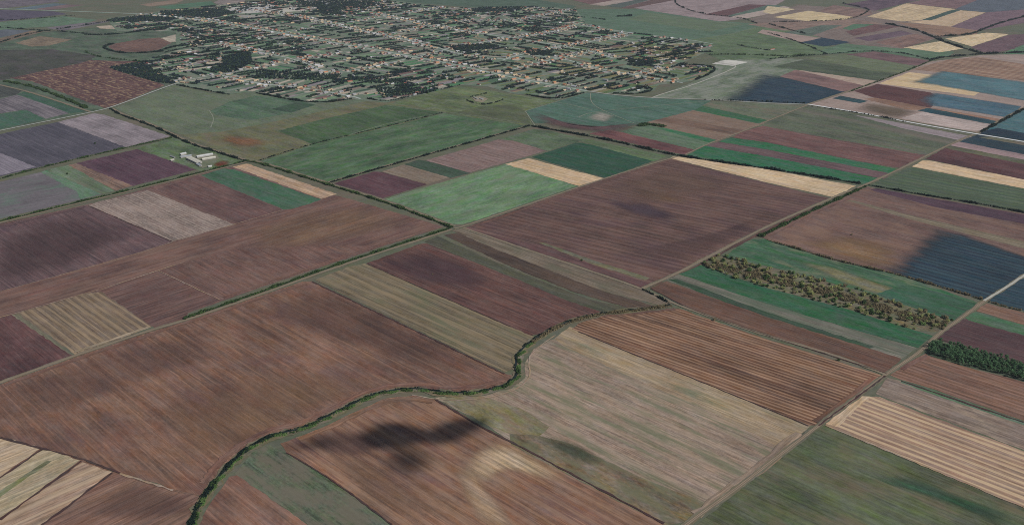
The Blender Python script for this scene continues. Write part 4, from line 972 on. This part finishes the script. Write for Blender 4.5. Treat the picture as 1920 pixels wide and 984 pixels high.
hedge('hedge', shift(LD[4:], 7.5), 6, 1.8, L_GREEN, 'green hedge along the ditch beside the left middle lane', gap=.25, ground=True)
hedge('hedge', shift(LA, 8), 6, 2.0, L_GREEN, 'green hedge along the farm lane at the left', gap=.3, ground=True)
hedge('hedge', [(-200, 385), (0, 336), (75, 315), (235, 278), (322, 259)], 6, 2.0, L_GREEN, 'green hedge between the slate field and the purple field', gap=.3)
hedge('hedge', shift(LC, -8), 7, 2.0, L_GREEN, 'leafy hedge along the ditch running down from the farm', gap=.2, ground=True)
hedge('hedge', shift(LB, -6), 5, 2.0, L_DARK, 'dark hedge along the lane under the big green meadow', gap=.25, ground=True)
hedge('hedge', [(997, 237), (1047, 246), (1120, 259), (1185, 273), (1260, 291), (1360, 306), (1440, 317), (1540, 333), (1612, 345)], 7, 2.8, L_DARK, 'dark tree hedge crossing above the long straw strip', gap=.12)
hedge('hedge', [(1630, 348), (1740, 368), (1815, 379), (1920, 399), (2100, 435)], 4, 2.0, L_DARK, 'thin dark hedge above the dark purple strip at right', gap=.25)
hedge('hedge', [(1425, 444), (1515, 399), (1580, 370), (1622, 350)], 9, 1.9, L_GREEN, 'broad green hedge along the track below the straw strip', gap=.3)
hedge('hedge', [(1440, 451), (1500, 468), (1565, 488), (1680, 514), (1760, 537), (1840, 561)], 5, 1.9, L_BROWN, 'brownish hedge below the dark navy field', gap=.3)
hedge('hedge', [(1852, 565), (1880, 574), (1920, 584), (2000, 604)], 3, 1.6, L_BROWN, 'short brown hedge right of the track by the navy field', gap=.35)
hedge('hedge', [(1205, 543), (1235, 557), (1258, 571)], 3, 1.5, L_DARK, 'short dark hedge by the head of the canal', gap=.3)
hedge('hedge', [(484, 302), (586, 270), (700, 244), (830, 212)], 2, 1.5, L_DARK, 'thin dark hedge along the top of the big green meadow', gap=.45)
hedge('hedge', shift(LH, -9), 6, 2.4, L_DARK, 'dark hedge along the lane from the crossroads to the farm', gap=.3, ground=True)
hedge('hedge', [(8, 153), (60, 162), (110, 180), (162, 203)], 13, 2.8, L_GREEN, 'wide green hedge under the reddish burnt field', gap=.2)
hedge('hedge', [(875, 188), (882, 192), (905, 198), (930, 193), (944, 187)], 3, 2.2, L_DARK, 'curved row of shrubs round the meadow farmhouse', gap=.35)
hedge('hedge', [(878, 184), (895, 179), (912, 176)], 3, 2.2, L_DARK, 'short row of shrubs behind the meadow farmhouse', gap=.4)
hedge('hedge', [(1515, 199), (1640, 217), (1700, 230)], 2.5, 2.2, L_DARK, 'scattered roadside shrubs along the pale paved road', gap=.5)
hedge('hedge', [(1320, 188), (1400, 190), (1440, 191), (1510, 195)], 2.5, 2.4, L_DARK, 'dark shrubs by the paved road beside the pale grazing', gap=.55)
hedge('hedge', [(1840, 248), (1880, 227), (1922, 204)], 9, 3, L_DARK, 'dark hedge beside the track at the right edge', gap=.2)
hedge('hedge', [(1745, 114), (1765, 108), (1800, 106), (1840, 102), (1920, 99), (2050, 94)], 11, 4, L_DARK, 'tree-lined stream at the upper right', gap=.25, nq=14)
hedge('hedge', [(1590, 174), (1640, 156), (1702, 133), (1745, 115)], 5, 2.6, L_GREEN, 'hedge along the track left of the straw and teal fields', gap=.3, nq=14)
hedge('hedge', [(1660, 45), (1720, 57), (1745, 69), (1790, 86), (1840, 101)], 8, 4, L_DARK, 'dark winding hedge between far brown fields', gap=.2, nq=14)
hedge('hedge', [(1752, 70), (1800, 67), (1825, 64), (1840, 57), (1880, 42), (1930, 30)], 9, 4, L_DARK, 'dark hedge above the far straw field at right', gap=.25, nq=14)
hedge('hedge', [(1440, 62), (1500, 80), (1548, 101)], 4, 3, L_DARK, 'thin dark hedge left of the far navy plot', gap=.4, nq=14)
hedge('hedge', [(1440, 112), (1500, 106), (1560, 102), (1620, 96), (1690, 99), (1740, 112)], 5, 3, L_DARK, 'dark hedge crossing below the far green strips', gap=.35, nq=14)
hedge('hedge', [(1265, 0), (1268, 10), (1300, 23), (1340, 30), (1390, 34), (1420, 45)], 5, 3.5, L_DARK, 'thin hedge curving through the far pale fields', gap=.35, nq=12)
hedge('hedge', [(1440, 45), (1470, 54), (1510, 64)], 5, 3.5, L_DARK, 'short dark hedge at the end of the far pasture', gap=.35, nq=12)
hedge('hedge', [(1380, 84), (1400, 89), (1440, 95)], 6, 3.2, L_DARK, 'short dark scrub row on the pasture by the red hut', gap=.3, nq=12)
hedge('hedge', [(1450, 42), (1530, 41), (1602, 36), (1625, 24), (1632, 18), (1580, 7)], 4, 3.5, L_DARK, 'dark hedge round the far straw field at the top right', gap=.35, nq=12)
hedge('hedge', [(-60, 105), (0, 80), (60, 62), (150, 50), (215, 38)], 4, 3.5, L_DARK, 'thin dark hedge across the far left fields', gap=.35, nq=12)
hedge('hedge', [(0, 52), (60, 57), (120, 60), (180, 66)], 4, 3.5, L_DARK, 'hedge meeting the far left lane at an angle', gap=.35, nq=12)
hedge('hedge', [(0, 22), (-60, 24), (0, 40), (80, 35), (140, 30)], 3, 3, L_DARK, 'dark hedge under the far purple field at top left', gap=.4, nq=12)
hedge('tree_row', [(262, 118), (300, 113), (345, 106), (400, 96), (432, 92)], 12, 4, L_DARK, 'dark double row of trees running into the village from the left', 'tree row', gap=.1, nq=16)
hedge('tree_row', [(300, 95), (330, 88), (370, 78), (420, 69), (450, 68)], 12, 4, L_DARK, 'dark row of trees behind the round brown field', 'tree row', gap=.12, nq=16)
hedge('tree_row', [(310, 99), (360, 88), (410, 77), (460, 74)], 7, 3.6, L_DARK, 'second thinner row of trees behind the round brown field', 'tree row', gap=.2, nq=16)
hedge('tree_row', [(194, 88), (200, 94), (225, 100), (262, 101), (305, 97)], 8, 3.6, L_DARK, 'curved row of trees round the near side of the brown field', 'tree row', gap=.15, nq=16)
hedge('tree_row', [(194, 88), (212, 83)], 14, 3.6, L_DARK, 'clump of trees at the left end of the round brown field', 'tree row', gap=.15, nq=16)
hedge('tree_row', [(320, 101), (380, 107), (440, 100), (475, 96)], 8, 3.6, L_DARK, 'row of trees between garden meadows at the village left', 'tree row', gap=.25, nq=16)
hedge('tree_row', [(160, 98), (185, 108), (262, 116)], 5, 3, L_GREEN, 'thin row of bushes above the burnt field', 'tree row', gap=.35, nq=16)
hedge('tree_row', [(160, 66), (210, 66), (260, 60), (300, 56)], 9, 3.6, L_DARK, 'long dark thicket on the far left meadow', 'tree row', gap=.2, nq=16)
hedge('tree_row', [(480, 175), (590, 196), (660, 186)], 7, 3, L_DARK, 'dark hedge trees round the nearest corner of the village', 'tree row', gap=.1, nq=20)
hedge('tree_row', [(690, 186), (725, 192), (775, 180), (822, 170), (862, 160)], 5, 2.8, L_DARK, 'row of trees along the village edge above the olive meadow', 'tree row', gap=.25, nq=20)
hedge('tree_row', [(987, 178), (1042, 188), (1095, 175)], 6, 3, L_DARK, 'trees round the village corner left of the road junction', 'tree row', gap=.2, nq=20)
hedge('tree_row', [(1150, 176), (1200, 177), (1230, 168), (1195, 162)], 7, 3, L_DARK, 'trees round the garden just right of the road junction', 'tree row', gap=.15, nq=20)
hedge('tree_row', [(1275, 122), (1320, 123), (1346, 130), (1322, 144), (1305, 150)], 8, 3.4, L_DARK, 'trees curving round the yard by the pale track', 'tree row', gap=.15, nq=18)
hedge('tree_row', [(332, 160), (385, 170), (430, 178)], 6, 2.6, L_DARK, 'low hedge trees on the village edge above the left meadow', 'tree row', gap=.3, nq=18)
hedge('tree_row', [(1330, 103), (1400, 103), (1460, 106), (1520, 104)], 8, 3.2, L_GREEN, 'loose green thicket trailing off right of the village', 'tree row', gap=.45, nq=16)
hedge('tree_row', [(1180, 118), (1240, 107), (1300, 99), (1335, 98)], 16, 3.6, L_DARK, 'broad dark thicket inside the right end of the village', 'tree row', gap=.2, nq=16)
hedge('tree_row', [(1060, 34), (1100, 33), (1135, 38)], 5, 3.4, L_DARK, 'dark trees bordering the green plot at the village back', 'tree row', gap=.3, nq=14)
hedge('tree_row', [(1158, 32), (1184, 31)], 3, 6.5, L_DARK, 'small dark thicket on the far meadow', 'tree row', gap=0, dens=1.6, nq=14)

def scatter(poly_px, sp):
    Q = GG(poly_px); lo, hi = Q.min(0), Q.max(0); out = []
    y = lo[1]
    while y < hi[1]:
        x = lo[0]
        while x < hi[0]:
            p = np.array([x, y])+np.array([random.uniform(-.45, .45), random.uniform(-.45, .45)])*sp
            if inpoly(p, Q): out.append(p)
            x += sp
        y += sp*.9
    return out
for poly, sp, r in (([(205, 127), (262, 118), (322, 150), (330, 158), (300, 156), (222, 134)], 8.5, 3.2), ([(415, 108), (470, 98), (473, 118), (440, 135), (415, 138), (395, 132), (420, 122)], 9.5, 3.8),
                    ([(480, 132), (600, 140), (640, 145), (600, 152), (480, 148)], 13, 3.4), ([(650, 145), (760, 150), (800, 143), (760, 158), (690, 157)], 13, 3.4),
                    ([(592, 10), (640, 14), (640, 30), (600, 26)], 13, 4), ([(300, 22), (420, 17), (440, 27), (400, 34), (340, 33), (300, 30)], 15, 4), ([(195, 40), (260, 31), (330, 34), (320, 42), (255, 40)], 15, 4),
                    ([(1172, 122), (1220, 112), (1240, 118), (1200, 126)], 9, 3.4), ([(560, 5), (700, 2), (720, 12), (600, 16)], 17, 4), ([(900, 15), (1000, 14), (960, 24), (880, 22)], 17, 4),
                    ([(840, 88), (900, 84), (930, 92), (860, 98)], 10, 3.4), ([(985, 92), (1040, 97), (1020, 106), (985, 100)], 9, 3.2), ([(700, 165), (800, 165), (800, 175), (720, 185)], 11, 3)):
    for p in scatter(poly, sp): vtrees.append((p[0], p[1], r*random.uniform(.7, 1.25)))
vt = np.array([v for v in vtrees if -25 < pix(v)[0] < 1945 and pix(v)[1] > -8])
half = rng.random(len(vt)) < .6
for sel, m, lab in ((half, VG[0], 'dark garden trees and wooded rows all through the village'), (~half, VG[1], 'lighter fruit trees in the village gardens')):
    T = vt[sel]; c = np.stack([T[:, 0], T[:, 1], T[:, 2]*1.15], 1)
    tag(link('village_trees', quad_mesh('village_trees', leaf_quads(c, T[:, 2], 26, .40), .4), m), lab, kind='stuff')
print('VTREES', len(vt))

# ---- single trees (trunk with limbs, crown of leaf clumps)
M_BARK = plain_mat('bark', S(70, 60, 52), S(98, 86, 74), 1.2)
def tube(V, Fc, a, b, ra, rb, n=6):
    a, b = Vector(a), Vector(b); d = (b-a).normalized(); x = d.orthogonal().normalized(); y = d.cross(x); k = len(V)
    for c, r in ((a, ra), (b, rb)):
        for i in range(n):
            t = 2*math.pi*i/n; V.append(tuple(c+(x*math.cos(t)+y*math.sin(t))*r))
    for i in range(n): Fc.append((k+i, k+(i+1) % n, k+n+(i+1) % n, k+n+i))
def tree_meshes(h, r, mat, nclump, nq):
    V, Fc = [], []
    tube(V, Fc, (0, 0, -.1), (0, 0, h*.55), r*.09, r*.055)
    cl = []
    for i in range(nclump):
        a = i*2.4+random.uniform(-.4, .4); q = math.sqrt(random.random())*r*.62; z = h*random.uniform(.42, .88)
        q *= 1.1-.55*abs(z/h-.55)
        p = (q*math.cos(a), q*math.sin(a), z); cl.append(p)
        if i < 4: tube(V, Fc, (0, 0, h*(.3+.06*i)), p, r*.045, r*.015, 5)
    tm = bpy.data.meshes.new('trunk'); tm.from_pydata(V, [], Fc); tm.update(); tm.materials.append(M_BARK)
    q = leaf_quads(np.array(cl), np.array([r*random.uniform(.38, .55) for _ in cl]), nq, .30, .85, .8)
    cm = quad_mesh('crown', q); cm.materials.append(mat)
    return tm, cm
belt = [tree_meshes(random.uniform(6.5, 9.5), random.uniform(2.6, 3.4), L_WOOD, 9, 18) for _ in range(6)]
spots = scatter([(1734, 656), (1752, 641), (1800, 651), (1870, 670), (1920, 684), (1950, 692), (1950, 723), (1920, 714), (1880, 702), (1800, 682), (1745, 664)], 5.3)
print('BELT', len(spots))
random.shuffle(spots)
for i, p in enumerate(spots[:300]):
    p = p+rng.normal(scale=1.3, size=2)
    tm, cm = belt[i % 6]
    t = empty('belt_tree', (p[0], p[1], .45), random.uniform(0, 6.28)); s = random.uniform(.75, 1.2); t.scale = (s, s, s*random.uniform(.9, 1.15))
    for nm, me in (('trunk', tm), ('crown', cm)):
        o = bpy.data.objects.new(nm, me); col.objects.link(o); o.parent = t
    tag(t, 'dense green tree in the dark tree belt at the right edge', 'tree', 'trees of the dark belt at the right edge')
# ---- scrub strip
bush_me = []
for m, n in ((L_OLIVE, 3), (L_BROWN, 2), (L_GREEN, 2), (L_REED, 1)):
    for _ in range(n):
        cl = np.array([(random.uniform(-1.3, 1.3), random.uniform(-1.3, 1.3), random.uniform(.7, 1.9)) for _ in range(6)])
        me = quad_mesh('bush', leaf_quads(cl, rng.uniform(.8, 1.5, 6), 20, .34, .85, 1.0)); me.materials.append(m); bush_me.append((me, m))
SCR = [(1316, 495), (1350, 477), (1440, 502), (1615, 542), (1665, 562), (1792, 601), (1760, 622), (1715, 619), (1590, 580), (1440, 541), (1330, 506)]
sp = scatter(SCR, 8.2)
hedge('scrub_undergrowth', [(1328, 496), (1440, 522), (1600, 561), (1700, 592), (1772, 612)], 30, 1.3, L_BROWN, 'low dry undergrowth between the bushes of the scrub strip', kind='stuff', gap=.55, nq=12)
CN = {L_OLIVE.name: 'yellowish', L_BROWN.name: 'brownish', L_GREEN.name: 'dark green', L_REED.name: 'bright green'}
random.shuffle(sp); nb = 0
for p in sp:
    n = math.sin(p[0]*.02)+math.sin(p[1]*.013+p[0]*.007)
    if nb >= 300 or random.random() < .2+.12*n: continue
    me, m = random.choice(bush_me); o = bpy.data.objects.new('bush', me); col.objects.link(o); nb += 1
    s = random.uniform(1.0, 2.5); o.location = (p[0], p[1], .45); o.scale = (s, s*random.uniform(.8, 1.2), s*random.uniform(.8, 1.1)); o.rotation_euler = (0, 0, random.uniform(0, 6.28))
    tag(o, f'{CN[m.name]} bush in the scrub strip between two green fields', 'bush', f'{CN[m.name]} bushes of the scrub strip')
print('BUSH', nb)
for p, s, m, lab in (((1340, 601), 1.7, 4, 'lone dark bush by the lane above the striped brown field'), ((1572, 676), 1.1, 5, 'small dark spot, drawn as a bush, near the lower end of the striped brown field'), ((1090, 489), 1.2, 5, 'small bush on the grassy strip in the big brown field'),  # the bush low in the striped field stands in for a dark spot
                     ((811, 515), .9, 3, 'small pit, drawn as a shrub, in the reddish field above the stubble'), ((357, 556), .8, 4, 'tiny shrub alone in the brown field beside the ditch'), ((178, 270), 1.6, 5, 'lone dark bush on the slate field'), ((126, 327), 1.4, 5, 'lone bush in the greenish strip left of the purple field'), ((1597, 441), 1.1, 4, 'lone bush in the pinkish field above the navy field')):  # the shrub in the reddish field stands in for a small pit
    me = bush_me[m][0]; q = G(p); o = bpy.data.objects.new('bush', me); col.objects.link(o); o.location = (q[0], q[1], .45); o.scale = (s, s, s); tag(o, lab, 'bush')
hedge('copse', [(1197, 237), (1215, 233), (1232, 236), (1248, 238)], 22, 2.6, L_GREEN, 'small leafy copse on the corner of the teal field', 'copse', gap=.35, nq=20)

# ================================================================ clouds (above the frame; their shadow falls on the land) and haze
def cloud(p, size, dens, alt=1250, rz=0.0, label=''):
    g = G(p); t = alt/SUNV.z; c = Vector((g[0], g[1], 0))+SUNV*t
    bm = bmesh.new(); bmesh.ops.create_icosphere(bm, subdivisions=3, radius=1)
    for v in bm.verts: v.co *= 1+.1*math.sin(v.co.x*4+p[0])*math.cos(v.co.y*3)
    me = bpy.data.meshes.new('cloud'); bm.to_mesh(me); bm.free()
    o = link('cloud', me); o.location = c; o.scale = size; o.rotation_euler = (0, 0, rz)
    k = NT('cloud_vapour'); oc = k.n('ShaderNodeTexCoord').outputs['Object']
    ln = k.n('ShaderNodeVectorMath', operation='LENGTH'); k.l(oc, ln.inputs[0])
    n = k.noise(oc, 1.8, 3, .55)
    f = k.math('SUBTRACT', k.math('ADD', 1.0, k.math('MULTIPLY', k.math('SUBTRACT', n, .5), .9)), ln.outputs['Value'])
    f = k.math('MULTIPLY', k.math('POWER', k.math('MAXIMUM', f, 0), 1.9), dens)
    pv = k.n('ShaderNodeVolumePrincipled'); k.l(f, pv.inputs['Density']); pv.inputs['Color'].default_value = (.95, .95, .95, 1)
    k.l(pv.outputs[0], k.out.inputs['Volume']); me.materials.append(k.m)
    return tag(o, label, 'cloud')
cloud((735, 818), (58, 36, 24), .9, rz=.2, label='small dense cloud shading the brown field at the bottom')
cloud((850, 808), (66, 25, 20), .8, rz=.6, label='smaller cloud beside the dense one over the bottom brown field')
cloud((765, 862), (46, 50, 16), .2, label='thin wisp of cloud below the dense one over the bottom brown field')
cloud((590, 832), (70, 24, 12), .12, rz=.2, label='thin wisp of cloud left of the dense one near the canal')

hz = NT('air'); pv = hz.n('ShaderNodeVolumePrincipled'); pv.inputs['Density'].default_value = 2.2e-5
pv.inputs['Color'].default_value = (.82, .9, 1, 1); pv.inputs['Anisotropy'].default_value = .2
hz.l(pv.outputs[0], hz.out.inputs['Volume'])
v, f = box_vf(-15400, 15400, -2400, 28400, -1, 740)
tag(link('haze', vf_mesh('haze', (v, f), hz.m)), kind='stuff')
